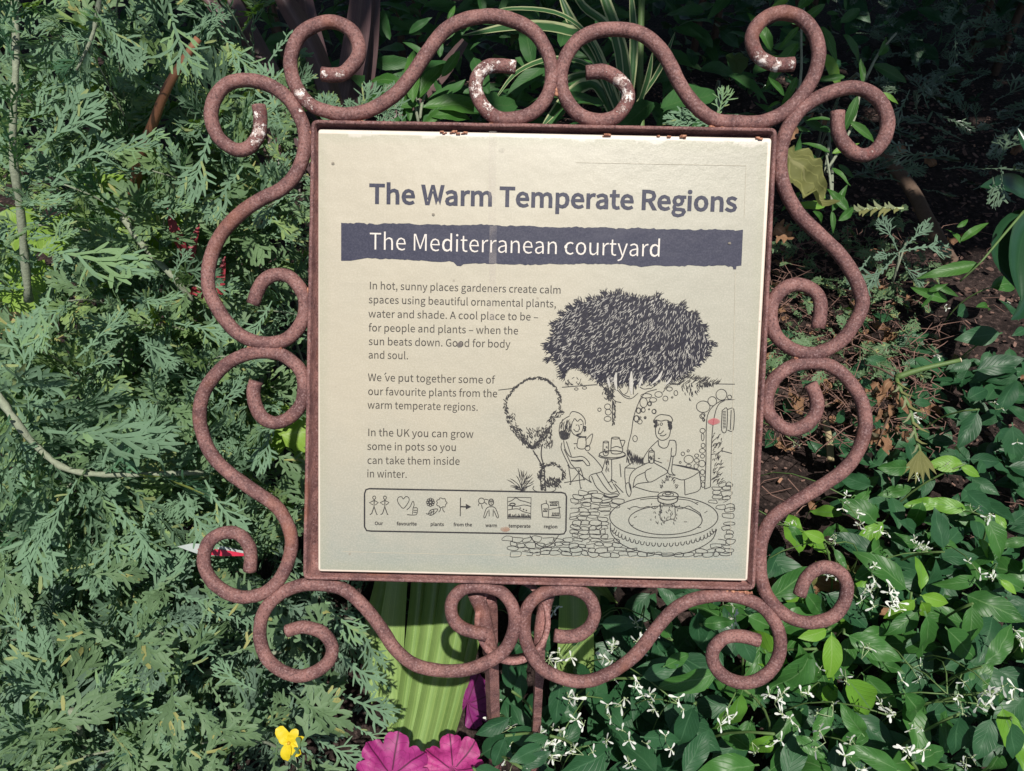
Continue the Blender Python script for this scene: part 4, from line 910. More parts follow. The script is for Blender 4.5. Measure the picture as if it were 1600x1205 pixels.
LNS = [lmesh('lance_leaf', blade(lnp(U(.11, .15)), 12, U(.1, .5), U(.2, .5), .06, i, 2, .03, U(-.5, .5)), LANCE) for i in range(5)]
LND = [lmesh('lance_leaf', blade(lnp(U(.13, .17)), 10, U(.1, .4), U(.2, .4), .06, i + 5, 2, .03, U(-.5, .5)), LANCED) for i in range(4)]
DRYM = [lmesh('dry_leaf', blade(ovp(U(.16, .28)), 8, U(-.6, .6), U(-.3, .8), .3, i + 3, 2, .1, U(-1.5, 1.5)), DRY) for i in range(4)]

CAMDIR = -FW
def facing(p, amt=.55, spread=.45):
    """a believable leaf normal: mostly skyward, leaning to the light"""
    return (Vector((0, 0, 1)) * (1 - amt) + TOSUN * amt * .6 + CAMDIR * amt * .5 + Vector((U(-1, 1), U(-1, 1), U(-1, 1))) * spread).normalized()

# ---- shoots: a stem with leaves spiralling round it
SHOOT = {}
def bez(a, b, c, n):
    return [a * (1 - t) ** 2 + b * 2 * t * (1 - t) + c * t * t for t in [i / n for i in range(n + 1)]]
def leaf_frames(pts, n, l0, l1, phi0=62, phi1=22, t0=.3, clear=True):
    """positions and axes of leaves along the stem"""
    out = []; m = len(pts) - 1; ang = U(0, 6.28)
    for k in range(n):
        t = t0 + (1 - t0) * (k + .5) / n; f = t * m; i = min(int(f), m - 1)
        p = pts[i].lerp(pts[i + 1], f - i); T = (pts[i + 1] - pts[i]).normalized()
        ang += 2.4 + U(-.4, .4)
        a_ = T.cross(Vector((.3, .1, .9))).normalized(); b_ = T.cross(a_)
        Rd = a_ * math.cos(ang) + b_ * math.sin(ang)
        phi = R(phi0 + (phi1 - phi0) * t + U(-12, 12)); s = (k + .5) / n
        ax_ = T * math.cos(phi) + Rd * math.sin(phi)
        L = (l0 + (l1 - l0) * s) * U(.8, 1.2)
        nn = (T - ax_ * T.dot(ax_)).normalized()
        nn = (nn * .7 + facing(p, .5, .2) * .6).normalized()
        if clear:                              # nothing may poke through the sign
            for _ in range(6):
                e = p + ax_ * L; x, y, z = to_px(e)
                if z < 0.57 and -40 < x < 1640: ax_ = (ax_ - CAMDIR * .35).normalized()
                else: break
        out.append((p, ax_, nn, L))
    return out
def shoot(plant, tip, root=None, stem_r=.0016, n=16, l=(.065, .03), leaves=FEA, mat=M_STEM, t0=.45, lift=.8, phi=(62, 20), name='leaf', as_stuff=False):
    tip = Vector(tip)
    if root is None: root = Vector((tip.x + U(-.10, .10), tip.y + U(.04, .16), 0))
    ctrl = Vector((root.x, root.y, tip.z * lift)) + Vector((U(-.03, .03), U(-.02, .03), 0))
    pts = bez(root, ctrl, tip, 12)
    mb = MB(); mb.tube(pts, [stem_r * (1.25 - .8 * i / 12) for i in range(13)], 6)
    st = obj('stem', mb, mat, plant)
    for p, a, nn, L in leaf_frames(pts, n, l[0], l[1], phi[0], phi[1], t0):
        inst(name, rg.choice(FEY if leaves is not FEB and rg.random() < .12 else leaves), st, frame(p, a, nn, L))
    return st
def joined(mb, me_src, M):                      # append a mesh's geometry, transformed
    key = me_src.name
    if key not in SHOOT:
        uvl = me_src.uv_layers[0].data
        uvs = [(.5, .5)] * len(me_src.vertices)
        for lp in me_src.loops: uvs[lp.vertex_index] = tuple(uvl[lp.index].uv)
        SHOOT[key] = ([v.co.copy() for v in me_src.vertices], [tuple(p.vertices) for p in me_src.polygons], uvs)
    vs, fs, uv = SHOOT[key]
    mb.add([M @ v for v in vs], fs, uv)

# ---------------- wormwood bushes on the left
def zc_left(x, y):                              # distance of the leaf canopy along the view axis
    return 0.80 - 0.10 * max(0, (y - 500) / 700) + 0.10 * max(0, (250 - y) / 250) * (1 if x > 200 else .3) + .05 * max(0, (x - 300) / 200)
def bush(name, label, cat, region, n, seed, leaves, l, nper=15, zoff=0.0, fill=300, fmat=None, fleaves=None, group=None):
    global rg, U
    x0, x1, y0, y1 = region
    pl = thing(name, G((x0 + x1) / 2, (y0 + y1) / 2, 0.0), label, cat, group)
    for k in range(n):
        x = x0 + (x1 - x0) * ((k + U(.1, .9)) / n * 1.0); 
        x = x0 + (x1 - x0) * ((k * .618 + U(-.05, .05)) % 1); y = y0 + (y1 - y0) * (k + U(.1, .9)) / n
        z = zc_left(x, y) + zoff + U(-.07, .07)
        shoot(pl, D(x, y, max(.61, z)), n=nper, leaves=leaves, l=l)
    if fill:
        mb = MB()
        for k in range(fill):
            x, y = U(x0 - 20, x1 + 20), U(y0 - 20, y1 + 20); z = zc_left(x, y) + zoff + U(.03, .22)
            p = D(x, y, z)
            if p.z < .03: continue
            a = Vector((U(-1, 1), U(-1, 1), U(-.3, .8))).normalized()
            joined(mb, rg.choice(fleaves or leaves), frame(p, a, facing(p, .5, .6), U(.035, .065)))
        tag(obj('inner_foliage', mb, fmat or SILV, pl), kind='stuff')
    return pl
bush('wormwood_bush', 'tall silvery feathery bush in the upper left corner', 'shrub', (-60, 330, -60, 300), 13, 1, FEA + FEG[:2], (.112, .05), 15, 0.0, 60, SILV2, FEG, 'silvery feathery bushes left of the sign')
bush('wormwood_bush', 'dense silver-green feathery bush left of the upper left scrolls', 'shrub', (-60, 440, 300, 640), 15, 2, FEA + FEG + FEG[:2], (.095, .045), 15, 0.0, 90, SILV2, FEG, 'silvery feathery bushes left of the sign')
bush('wormwood_bush', 'broad silver-green feathery bush left of the lower left scrolls', 'shrub', (-60, 420, 620, 900), 14, 3, FEA + FEG[:2], (.112, .05), 15, 0.0, 80, SILV, FEA, 'silvery feathery bushes left of the sign')
bush('wormwood_bush', 'pale woolly feathery bush in the bottom left corner', 'shrub', (-80, 330, 900, 1260), 15, 4, FEA + FEB, (.11, .05), 16, 0.0, 130, SILV, FEA, 'silvery feathery bushes left of the sign')
bush('wormwood_bush', 'shaded blue-green feathery bush below the lower left corner of the sign', 'shrub', (300, 625, 930, 1240), 20, 5, FEB, (.09, .045), 16, 0.08, 180, BLUEG, FEB, 'silvery feathery bushes left of the sign')
bush('wormwood_bush', 'loose green feathery bush behind the left edge of the frame', 'shrub', (330, 470, 110, 330), 10, 6, FEA + FEG, (.07, .035), 12, 0.07, 50, SILV2, FEG, 'silvery feathery bushes left of the sign')
# the leaves that show largest
HERO = [(560,960,600,1040),(520,1010,590,1060),(530,1080,608,1110),(500,930,560,985),(545,1130,600,1175),(480,1150,545,1200),(75,675,232,672),(150,15,100,140),(150,20,182,75),(155,70,110,60),(40,250,135,150),(150,260,230,205),(80,290,165,220),(265,5,300,90),(340,45,400,110),(300,50,345,20),(50,390,190,400),(60,400,110,360),(80,450,50,530),(120,560,170,480),(200,470,255,450),(275,505,350,515),(270,440,290,395),(210,520,262,560),(125,580,172,562),(45,640,20,520),(50,740,45,890),(120,750,60,830),(175,780,232,885),(190,800,165,905),(235,790,220,865),(280,770,335,838),(320,750,372,815),(260,740,210,645),(330,640,362,598),(150,1060,200,975),(170,1050,236,968),(60,1020,10,955),(110,1100,60,1000),(115,1105,20,1060),(110,1110,20,1150),(115,1120,60,1195),(120,1115,180,1175),(125,1105,190,1078),(200,1110,272,1130),(270,1080,310,1000),(290,1130,205,1180),(350,1100,255,1165),(400,1080,340,1038),(330,940,405,952),(265,925,335,965),(425,470,385,525),(430,650,400,722),(450,300,398,330),(440,200,400,120),(420,95,465,40),(10,90,15,10),(60,60,10,40),(330,200,290,290),(380,260,330,330),(20,330,90,300)]
_b = [o for o in bpy.data.objects if o.name.startswith('wormwood_bush')]
for bx, by, tx, ty in HERO:
    z = U(.635, .69); a = D(bx, by, z + .01); b = D(tx, ty, z - U(-.01, .015)); d = b - a
    pl = min(_b, key=lambda o: (to_px(wpos(o))[0] - bx) ** 2 + (to_px(wpos(o))[1] - by) ** 2)
    inst('leaf', rg.choice(FEA), pl, frame(a, d, facing(a, .75, .25) + CAMDIR * .6, d.length * 1.08))
# conspicuous woolly stems
def woolly(name, label, px, r0, r1, nl, leaves=FEA, l=(.075, .05)):
    t_ = thing(name, G(px[0][0], px[0][1], 0), label, 'branch')
    pts = smooth([D(x, y, z) for x, y, z in px], 6)
    mb = MB(); n = len(pts); mb.tube(pts, [(r0 + (r1 - r0) * i / (n - 1)) * U(.8, 1.2) for i in range(n)], 8, seed=3)
    st = obj('stem', mb, M_STEM, t_)
    for p, a, nn, L in leaf_frames(pts, nl, l[0], l[1], 65, 40, .02): inst('leaf', rg.choice(leaves), st, frame(p, a, nn, L))
woolly('wormwood_branch', 'thick white woolly stem rising along the upper left edge', [(45, 470, .80), (32, 330, .75), (20, 230, .72), (25, 90, .70), (22, -20, .70)], .0042, .0026, 34, FEA, (.07, .05))
woolly('wormwood_branch', 'white woolly stem bending right at mid height on the left edge', [(-20, 590, .70), (22, 655, .69), (60, 700, .70), (105, 733, .70), (180, 742, .71), (318, 738, .74)], .0036, .0024, 30, FEA, (.09, .07))
woolly('wormwood_branch', 'bare pale stem crossing below the lower left scroll', [(290, 1066, .74), (340, 1045, .76), (385, 1030, .78), (440, 1018, .8)], .0036, .002, 3)
woolly('wormwood_branch', 'leaning greenish-white stem beside the red stalk', [(192, 340, .82), (225, 385, .81), (268, 430, .8), (300, 470, .82)], .0038, .0030, 6)
woolly('wormwood_branch', 'woolly stem at the centre of the bottom left rosette', [(250, 1290, .76), (150, 1190, .70), (112, 1110, .655)], .004, .003, 26, FEA, (.06, .075))
woolly('wormwood_branch', 'forked silver branch hanging in from the top left edge', [(160, -40, .66), (152, 20, .665), (143, 60, .67), (120, 110, .68)], .0022, .0012, 10, FEA, (.06, .05))

# lower, greener plants seen between the silver ones
def carpet(name, label, region, n, leaves, mat, l, h, cat='plant', amt=.7):
    x0, x1, y0, y1 = region
    mb = MB()
    for k in range(n):
        x, y = U(x0, x1), U(y0, y1); p = G(x, y, U(*h)) 
        a = Vector((U(-1, 1), U(-1, 1), U(-.2, .4))).normalized()
        joined(mb, rg.choice(leaves), frame(p, a, facing(p, amt, .35), U(*l)))
    o = obj(name, mb, mat); return tag(o, label, cat, kind='stuff')
carpet('green_undergrowth', 'bright green cut-leaved undergrowth beneath the silver bushes', (-60, 500, 60, 1240), 620, FEG, SILV2, (.035, .065), (.05, .28), 'undergrowth')
# lime leaves
lime = thing('lime_leaved_plant', G(60, 470), 'low plant with broad lime-green leaves under the mid-left foliage', 'plant')
LM = [lmesh('lime_leaf', blade(lambda t: .42 * math.sin(math.pi * t ** .8) ** .6 if 0 < t < 1 else 0, 12, .2, .15, .12, i, 3, .06), LIME) for i in range(3)]
for (x, y, a, L) in [(40, 440, 200, 90), (85, 470, 150, 80), (20, 420, 90, 90), (95, 365, 20, 70), (165, 380, 60, 85), (160, 420, 10, 70), (230, 400, 70, 70), (170, 450, 110, 60), (300, 350, 90, 75), (315, 375, 60, 60), (120, 300, 30, 60), (40, 500, 180, 70), (330, 300, 30, 60), (5, 470, 140, 80), (350, 700, 10, 75), (365, 340, 100, 50), (395, 655, 350, 60), (440, 680, 10, 60), (120, 540, 30, 40), (60, 390, 40, 60)]:
    p = D(x, y, U(.84, .92) + (.12 if x > 250 and y < 400 else 0)); ax_ = (RT * math.cos(R(a)) + UP * math.sin(R(a)) + CAMDIR * U(-.3, .1)).normalized()
    inst('leaf', rg.choice(LM), lime, frame(p, ax_, facing(p, .8, .15), L * 1.15 / FPX))
mb = MB()
for k in range(9):
    e = D(U(20, 380), U(330, 480), .92); mb.tube(bez(wpos(lime), Vector((e.x, e.y + .05, .1)), e, 6), .0014, 5)
obj('stems', mb, M_GSTEM, lime)

# ---------------- purple sword leaves, red stalk
def strap_mesh(pts, ws, channel=.25, cols=3, up=None, nrm=None, plus=0):
    """long leaf along world points; ws half-widths; channelled"""
    m = MB(); V = []; UV = []; F = []; n = len(pts); C = 2 * cols + 1
    for i, p in enumerate(pts):
        T = (pts[min(i + 1, n - 1)] - pts[max(i - 1, 0)]).normalized()
        nn = nrm if nrm is not None else CAMDIR + Vector((0, 0, .3))
        s_ = T.cross(nn).normalized(); q = s_.cross(T)
        for k in range(C):
            s = k / cols - 1
            V.append(p + s_ * s * ws[i] + q * (abs(s) ** 1.5 * channel - (.06 if k % 2 and plus else 0)) * ws[i]); UV.append((.5 + s * .5, i / (n - 1)))
    for i in range(n - 1):
        for k in range(C - 1): F.append((i * C + k, i * C + k + 1, (i + 1) * C + k + 1, (i + 1) * C + k))
    m.add(V, F, UV); return m
def strap(parent, px, w, mat, name='leaf', peak=.45, tipw=.04, basew=.7, channel=.35, tilt=None, label=None, tw=0.0, plus=0):
    pts = smooth([D(x, y, z) for x, y, z in px], 5); n = len(pts); ws = []
    for i in range(n):
        t = i / (n - 1)
        f = basew + (1 - basew) * min(1, t / peak) if t < peak else tipw + (1 - tipw) * math.cos((t - peak) / (1 - peak) * math.pi / 2) ** .8
        ws.append(w * f * sum(q[2] for q in px) / len(px) / FPX / 2)
    nn = CAMDIR + Vector((0, 0, .3)) + (Vector(tilt) if tilt else Vector())
    o = obj(name, strap_mesh(pts, ws, channel, 3, nrm=nn, plus=plus), mat, parent)
    if label: tag(o, label)
    return o
cord = thing('purple_sword_plant', G(500, 260), 'plant with long purple-brown sword leaves behind the top left scroll', 'plant')
for px, w in [([(530, 230, 1.12), (520, 160, 1.1), (490, 80, 1.08), (450, 10, 1.06), (420, -40, 1.05)], 34), ([(535, 225, 1.14), (548, 130, 1.12), (562, 40, 1.12), (570, -60, 1.12)], 40),
              ([(560, 220, 1.18), (575, 120, 1.17), (582, 40, 1.16), (588, -60, 1.15)], 26), ([(470, 200, 1.1), (420, 110, 1.1), (370, 20, 1.1), (330, -50, 1.1)], 32), ([(500, 210, 1.15), (430, 120, 1.16), (375, 60, 1.18), (300, -30, 1.18)], 24),
              ([(460, 300, 1.05), (430, 240, 1.05), (400, 190, 1.05)], 30), ([(470, 300, 1.02), (480, 250, 1.02), (465, 215, 1.02)], 24), ([(600, 200, 1.3), (680, 130, 1.3), (728, 65, 1.28)], 26), ([(520, 240, 1.2), (505, 120, 1.2), (480, 20, 1.2), (470, -60, 1.2)], 30)]:
    strap(cord, px, w, PURP, basew=.9, peak=.5, tipw=.5, channel=.5)
def stalk(name, label, px, r0, mat, cat='stalk', r1=None):
    pts = smooth([D(x, y, z) for x, y, z in px], 5); mb = MB(); n = len(pts); r1 = r1 or r0 * .6
    mb.tube(pts, [r0 + (r1 - r0) * i / (n - 1) for i in range(n)], 8, seed=2)
    return tag(obj(name, mb, mat), label, cat)
stalk('reddish_stalk', 'orange-red fleshy stalk slanting through the upper left foliage', [(205, 330, .88), (218, 250, .83), (240, 190, .80), (265, 130, .78), (310, 60, .77)], .0065, M_ORST)
REDL = leaf_mat('crimson_leaf', (0.20, 0.02, 0.03), (0.36, 0.05, 0.07), rough=.5, transl=.2, streak=.3)
crm = thing('crimson_leaved_plant', G(290, 470), 'small plant with crimson pointed leaves behind the feathery leaves near the left scroll', 'plant')
for px, w in [([(300, 430, .84), (285, 385, .80), (272, 355, .79), (262, 325, .79)], 17), ([(305, 430, .84), (300, 400, .8), (305, 372, .8), (312, 350, .8)], 14), ([(290, 470, .86), (305, 455, .82), (320, 470, .82)], 14), ([(350, 490, .86), (345, 445, .84), (352, 400, .84)], 16)]:
    strap(crm, px, w, REDL, basew=.5, peak=.4, tipw=.05)
# ---------------- cream-edged strappy plant behind the top of the sign
vari = thing('cream_edged_plant', G(985, 230), 'strappy plant with cream-edged green leaves behind the top middle scrolls', 'plant')
for px, w in [([(975, 195, 1.2), (935, 100, 1.17), (900, 50, 1.15), (870, -20, 1.14)], 22), ([(970, 190, 1.2), (930, 75, 1.16), (880, 25, 1.13), (800, 14, 1.1), (740, 30, 1.08)], 8),
              ([(965, 165, 1.2), (925, 70, 1.16), (880, 48, 1.13), (810, 42, 1.08), (722, 56, 1.05)], 22), ([(960, 180, 1.2), (930, 110, 1.17), (870, 92, 1.15), (810, 112, 1.12), (770, 160, 1.1)], 9),
              ([(965, 195, 1.2), (930, 135, 1.18), (890, 150, 1.16), (845, 200, 1.14)], 22), ([(985, 190, 1.22), (975, 90, 1.2), (945, 0, 1.18), (930, -50, 1.18)], 18), ([(975, 190, 1.2), (960, 60, 1.18), (910, 10, 1.16), (885, -40, 1.15)], 15),
              ([(980, 190, 1.24), (990, 80, 1.22), (985, -30, 1.2)], 14), ([(990, 170, 1.25), (1030, 110, 1.22), (1055, 50, 1.2)], 8), ([(970, 180, 1.2), (930, 120, 1.2), (880, 128, 1.2), (860, 140, 1.2)], 14), ([(985, 200, 1.18), (1010, 130, 1.15), (1020, 80, 1.13)], 9)]:
    strap(vari, px, w, VARI, basew=.6, peak=.5, tipw=.05, channel=.35)
stalk('green_cane', 'upright green cane behind the top scrolls', [(1003, 240, 1.3), (1000, 120, 1.3), (1002, 20, 1.3), (1006, -60, 1.3)], .0062, M_GSTEM, r1=.0058)

# ---------------- plants with explicit leaves (base pixel -> tip pixel)
def set_leaves(pl, rows, meshes, z, roll=.3, parent=None, bright=None):
    for r_ in rows:
        bx, by, tx, ty = r_[:4]; zz = r_[4] if len(r_) > 4 and r_[4] else z(bx, by) if callable(z) else z
        zz += U(-.012, .012)
        a = D(bx, by, zz); b = D(tx, ty, zz + U(-.02, .015)); d = b - a
        me = rg.choice(r_[5] if len(r_) > 5 else meshes)
        nn = (CAMDIR * .8 + TOSUN * .3 + Vector((U(-1, 1), U(-1, 1), U(-1, 1))) * roll).normalized()
        inst('leaf', me, parent or pl, frame(a, d, nn, d.length * 1.05))
def stems_to(pl, pts_px, mat, r=.0014, root=None, back=.1, name='stem'):
    for p in pts_px:
        mb = MB(); pts = smooth([D(*q) for q in p], 4)
        if root is not None: pts = bez(root, Vector((root.x, root.y, pts[0].z * .7)), pts[0], 6)[:-1] + pts
        mb.tube(pts, [r * 1.3 - r * .6 * i / len(pts) for i in range(len(pts))], 6)
        obj(name, mb, mat, pl)
LNY = [lmesh('lance_leaf', blade(lnp(.15), 12, .2, .35, .06, 31, 2, .03, .2), LANCE), LNS[0], LNS[1]]
lp1 = thing('lance_leaved_plant', G(660, 240), 'green lance-leaved plant on a white stem behind the top left of the sign', 'shrub')
set_leaves(lp1, [(645, 160, 640, 60), (652, 155, 690, 84), (660, 168, 797, 148), (628, 130, 566, 111), (655, 165, 548, 140), (640, 190, 638, 140), (700, 34, 712, 4), (668, 180, 740, 172), (660, 200, 700, 160), (690, 120, 726, 70), (615, 140, 640, 188)], LNS, 1.08)
set_leaves(lp1, [(x + U(-10, 10), y + U(-10, 10), x + U(-60, 60), y + U(-60, 20), U(1.18, 1.35)) for x in range(590, 800, 26) for y in (20, 60, 100, 150)], LND, 1.2, .6)
stems_to(lp1, [[(655, 195, 1.1), (648, 165, 1.09), (640, 135, 1.08), (638, 90, 1.09)], [(656, 190, 1.1), (660, 160, 1.1), (675, 120, 1.1)]], M_STEM, .0022, wpos(lp1))
lp2 = thing('lance_leaved_plant', G(1260, 300), 'green lance-leaved plant behind the upper right corner scrolls', 'shrub')
set_leaves(lp2, [(1248, 42, 1221, 72), (1250, 34, 1300, 0), (1280, 42, 1318, 87), (1287, 85, 1317, 128), (1247, 67, 1196, 128), (1347, 132, 1348, 90), (1317, 54, 1357, 92, 1.15, LND), (1372, 87, 1402, 51), (1362, 102, 1423, 124, 1.12, LND), (1375, 146, 1408, 156), (1340, 150, 1318, 212), (1328, 190, 1374, 218), (1300, 187, 1265, 180), (1297, 238, 1260, 217), (1300, 240, 1343, 221), (1300, 263, 1331, 286), (1228, 268, 1262, 275), (1245, 120, 1225, 165), (1232, 0, 1200, 12), (1245, 15, 1290, -30), (1205, 80, 1180, 10), (1220, 160, 1195, 165), (1232, 100, 1190, 80), (1320, 120, 1283, 123), (1345, 135, 1310, 130), (1350, 150, 1395, 150)], LNS, 1.02, .25)
set_leaves(lp2, [(1325, 330, 1297, 290), (1300, 330, 1325, 288), (1310, 345, 1345, 320), (1290, 322, 1248, 318), (1300, 330, 1305, 362), (1270, 330, 1300, 350), (1250, 300, 1222, 330), (1290, 310, 1265, 290), (1225, 150, 1205, 120)], LNS, 1.0, .3)
set_leaves(lp2, [(x + U(-10, 10), y + U(-10, 10), x + U(-50, 50), y + U(-50, 30), U(1.1, 1.25)) for x in range(1190, 1330, 24) for y in (-10, 30, 70, 130, 190, 250)], LND, 1.2, .6)
stems_to(lp2, [[(1225, 210, 1.04), (1250, 130, 1.03), (1252, 45, 1.02), (1258, 0, 1.02)], [(1352, 125, 1.05), (1372, 85, 1.04), (1400, 52, 1.04)], [(1290, 270, 1.03), (1330, 200, 1.03), (1347, 130, 1.03)], [(1300, 330, 1.02), (1297, 280, 1.02), (1290, 235, 1.02)]], M_STEM, .002, wpos(lp2))
# silver sprigs above and to the right of the sign
sp1 = thing('wormwood_sprig', G(1100, 230), 'pale feathery sprig peeping over the top right edge of the frame', 'sprig')
for bx, by, tx, ty, L in [(1120, 200, 1050, 188, 1), (1115, 200, 1075, 168, 1), (1115, 195, 1128, 145, 1), (1105, 205, 1060, 200, 1), (1130, 200, 1150, 180, 1)]:
    a, b = D(bx, by, .95), D(tx, ty, .94); inst('leaf', rg.choice(FEA), sp1, frame(a, b - a, facing(a, .8, .1), (b - a).length * 1.1))
stems_to(sp1, [[(1118, 230, .98), (1118, 200, .95)]], M_STEM, .0015, wpos(sp1))
sp2 = thing('wormwood_sprig', G(1400, 410), 'thin grey-green feathery sprig on the soil right of the scrolls', 'sprig')
for bx, by, tx, ty in [(1405, 394, 1372, 400), (1405, 394, 1490, 388), (1405, 394, 1450, 352), (1403, 392, 1385, 345), (1400, 400, 1350, 435), (1400, 396, 1440, 440), (1360, 400, 1330, 440), (1372, 420, 1345, 470)]:
    a, b = D(bx, by, 1.12), D(tx, ty, 1.11); inst('leaf', rg.choice(FEB), sp2, frame(a, b - a, facing(a, .8, .2), (b - a).length * 1.1, (b - a).length * 1.1))
stems_to(sp2, [[(1395, 440, 1.16), (1403, 410, 1.13), (1405, 394, 1.12)]], M_STEM, .0015, wpos(sp2))
bs = thing('wormwood_sprig', G(690, 220), 'small bluish feathery tufts just above the top left frame edge', 'sprig')
for k in range(14):
    x = U(500, 640); a = D(x, 205, .86); b = D(x + U(-25, 25), U(125, 170), .85); inst('leaf', rg.choice(FEA), bs, frame(a, b - a, facing(a, .7, .4), (b - a).length))
stems_to(bs, [[(540, 230, .9), (545, 200, .86)], [(590, 230, .9), (585, 200, .86)]], M_STEM, .0015, wpos(bs))
# the spiny yellow-green leaf hanging on the right, its cut branch and dried bits
thl = thing('spiny_leaf_branch', G(1410, 620), 'cut green branch with a hanging spiny yellow-green leaf right of the sign', 'branch')
stems_to(thl, [[(1400, 590, .98), (1440, 577, .97), (1500, 563, .96)]], M_GSTEM, .0034, name='branch')
mb = MB(); p = D(1500, 563, .96); d = (p - D(1440, 577, .97)).normalized(); mb.tube([p, p + d * .0012], .0030, 10); obj('cut_end', mb, M_CUT, thl)
stems_to(thl, [[(1400, 590, .98), (1408, 612, .965), (1422, 640, .96), (1430, 680, .955), (1438, 710, .955), (1432, 748, .96)]], M_GSTEM, .0022, name='midrib')
def spiny(parent, px, mat, nl=6, L=34, w=.0024):
    pts = smooth([D(*q) for q in px], 6); n = len(pts); side = None
    m = MB()
    for k in range(nl * 2):
        t = .12 + .85 * (k // 2 + .5 * (k % 2)) / nl; i = min(int(t * (n - 1)), n - 2); p = pts[i]; T = (pts[i + 1] - pts[i]).normalized()
        s_ = T.cross(CAMDIR).normalized() * (1 if k % 2 else -1)
        e = p + (s_ * .75 + T * .62) * L / FPX * U(.6, 1.1)
        mid = p.lerp(e, .5) + T * .002
        q = [p, mid, e]; ns = T.cross(s_).normalized()
        V = []
        for j, v in enumerate(q):
            dd = (T * .6 - s_ * .5).normalized() * w * (1.2, .9, .15)[j]; V += [v - dd, v + dd]
        m.add(V, [(0, 1, 3, 2), (2, 3, 5, 4)], [(.2, .2), (.8, .2)] * 3)
    obj('spines', m, mat, parent)
spiny(thl, [(1400, 590, .975), (1408, 612, .96), (1422, 640, .955), (1430, 680, .95), (1438, 710, .95)], OLIVE, 5, 26, .0014)
mb = MB()
for a in (-40, -22, -5, 12, 28, 45):
    p0 = D(1438, 705, .948); e = D(1434 + math.sin(R(a)) * 42, 705 + math.cos(R(a)) * 52, .952); nn = CAMDIR
    s_ = (e - p0).cross(nn).normalized() * .0034
    mb.add([p0 - s_ * .4, p0 + s_ * .4, p0.lerp(e, .6) + s_, p0.lerp(e, .6) - s_, e], [(0, 1, 2, 3), (3, 2, 4)], [(.1, .5), (.9, .5), (.9, .5), (.1, .5), (.5, 1)])
obj('tip_lobes', mb, OLIVE, thl)
br2 = thing('spiny_leaf', G(1330, 340), 'pale serrated leaf lying out from the frame above the soil', 'leaf')
stems_to(br2, [[(1330, 330, 1.02), (1370, 326, 1.01), (1412, 326, 1.0)]], M_BUD, .002, name='midrib')
spiny(br2, [(1410, 326, 1.0), (1370, 326, 1.0), (1330, 330, 1.01)], OLIVE, 6, 17, .0022)
dry = thing('dried_flower_cluster', G(1380, 640), 'cluster of curled rust-brown dried leaves hanging on a twig right of the sign', 'dried leaves')
for k in range(22):
    x, y = U(1368, 1412), U(590, 690); a = D(x, y, .99 + U(-.02, .02)); b = D(x + U(-25, 14), y + U(5, 35), .99 + U(-.02, .02)); d = b - a
    inst('dry_leaf', rg.choice(DRYM), dry, frame(a, d, facing(a, .6, .8), d.length))
stems_to(dry, [[(1400, 585, .98), (1398, 620, .985), (1385, 660, .985), (1368, 700, .99)], [(1400, 590, .98), (1372, 575, 1.0), (1350, 570, 1.02)]], M_TWIG, .0012)
# the withered olive leaf by the frame and other single dry leaves
def crumpled(seed, w=.4):
    return blade(lambda t: w * (math.sin(math.pi * t ** .6) ** .7 * (1 + .25 * math.sin(t * 23 + seed)) if 0 < t < 1 else .02), 16, .1, .2, .32, seed, 4, .06, .6)
wl = MB(); joined(wl, lmesh('w', crumpled(2, .36), OLIVE), frame(D(1222, 240, .93), D(1312, 312, .93) - D(1222, 240, .93), CAMDIR + TOSUN * .6, 120 * .93 / FPX))
tag(obj('withered_leaf', wl, OLIVE), 'large crumpled olive-brown leaf just right of the frame', 'leaf')
for (bx, by, tx, ty, lab, mat, w) in [(1242, 196, 1222, 232, 'narrow pale tan dry leaf beside the upper right of the frame', DRY, .2), (1208, 358, 1240, 372, 'curled pink-brown dry leaf close to the right frame edge', DRY, .5),
                                  (350, 380, 400, 370, 'brown fallen leaf behind the upper left scroll', DRY, .4), (1335, 905, 1195, 915, 'long tan dead strap leaf behind the lower right scroll', DRY, .12), (1190, 925, 1360, 880, 'faded green strap leaf lying behind the lower right scroll', OLIVE, .11)]:
    a, b = G(bx, by, .08), G(tx, ty, .08)
    if bx < 1000 or by < 400: a, b = D(bx, by, 1.0), D(tx, ty, 1.0)
    m = MB(); joined(m, lmesh('w', crumpled(bx, w), mat), frame(a, b - a, facing(a, .7, .3), (b - a).length * 1.1))
    tag(obj('fallen_leaf', m, mat), lab, 'leaf')

# ---------------- glossy dark leaves at the right edge
gl = thing('dark_glossy_plant', G(1640, 420), 'plant with wide dark glossy strap leaves at the right edge', 'plant')
for px, w in [([(1660, 320, 1.2), (1600, 300, 1.15), (1570, 288, 1.13), (1532, 292, 1.12)], 36), ([(1640, 330, 1.2), (1605, 350, 1.15), (1590, 410, 1.12), (1596, 470, 1.1)], 44), ([(1640, 330, 1.2), (1580, 350, 1.17), (1560, 400, 1.14), (1592, 455, 1.12)], 34),
              ([(1640, 360, 1.2), (1620, 420, 1.15), (1600, 480, 1.1), (1580, 500, 1.08)], 30), ([(1660, 300, 1.25), (1610, 240, 1.2), (1590, 200, 1.2)], 22)]:
    strap(gl, px, w, GLOSSY, basew=.6, peak=.45, tipw=.05, channel=.4, plus=1)
rl = thing('trailing_leafy_stem', G(1560, 420), 'long curved green stem with narrow leaves over the soil on the right', 'stem')
stems_to(rl, [[(1600, 330, 1.1), (1570, 365, 1.09), (1545, 395, 1.08), (1530, 412, 1.08), (1500, 440, 1.1)]], M_GSTEM, .0015)
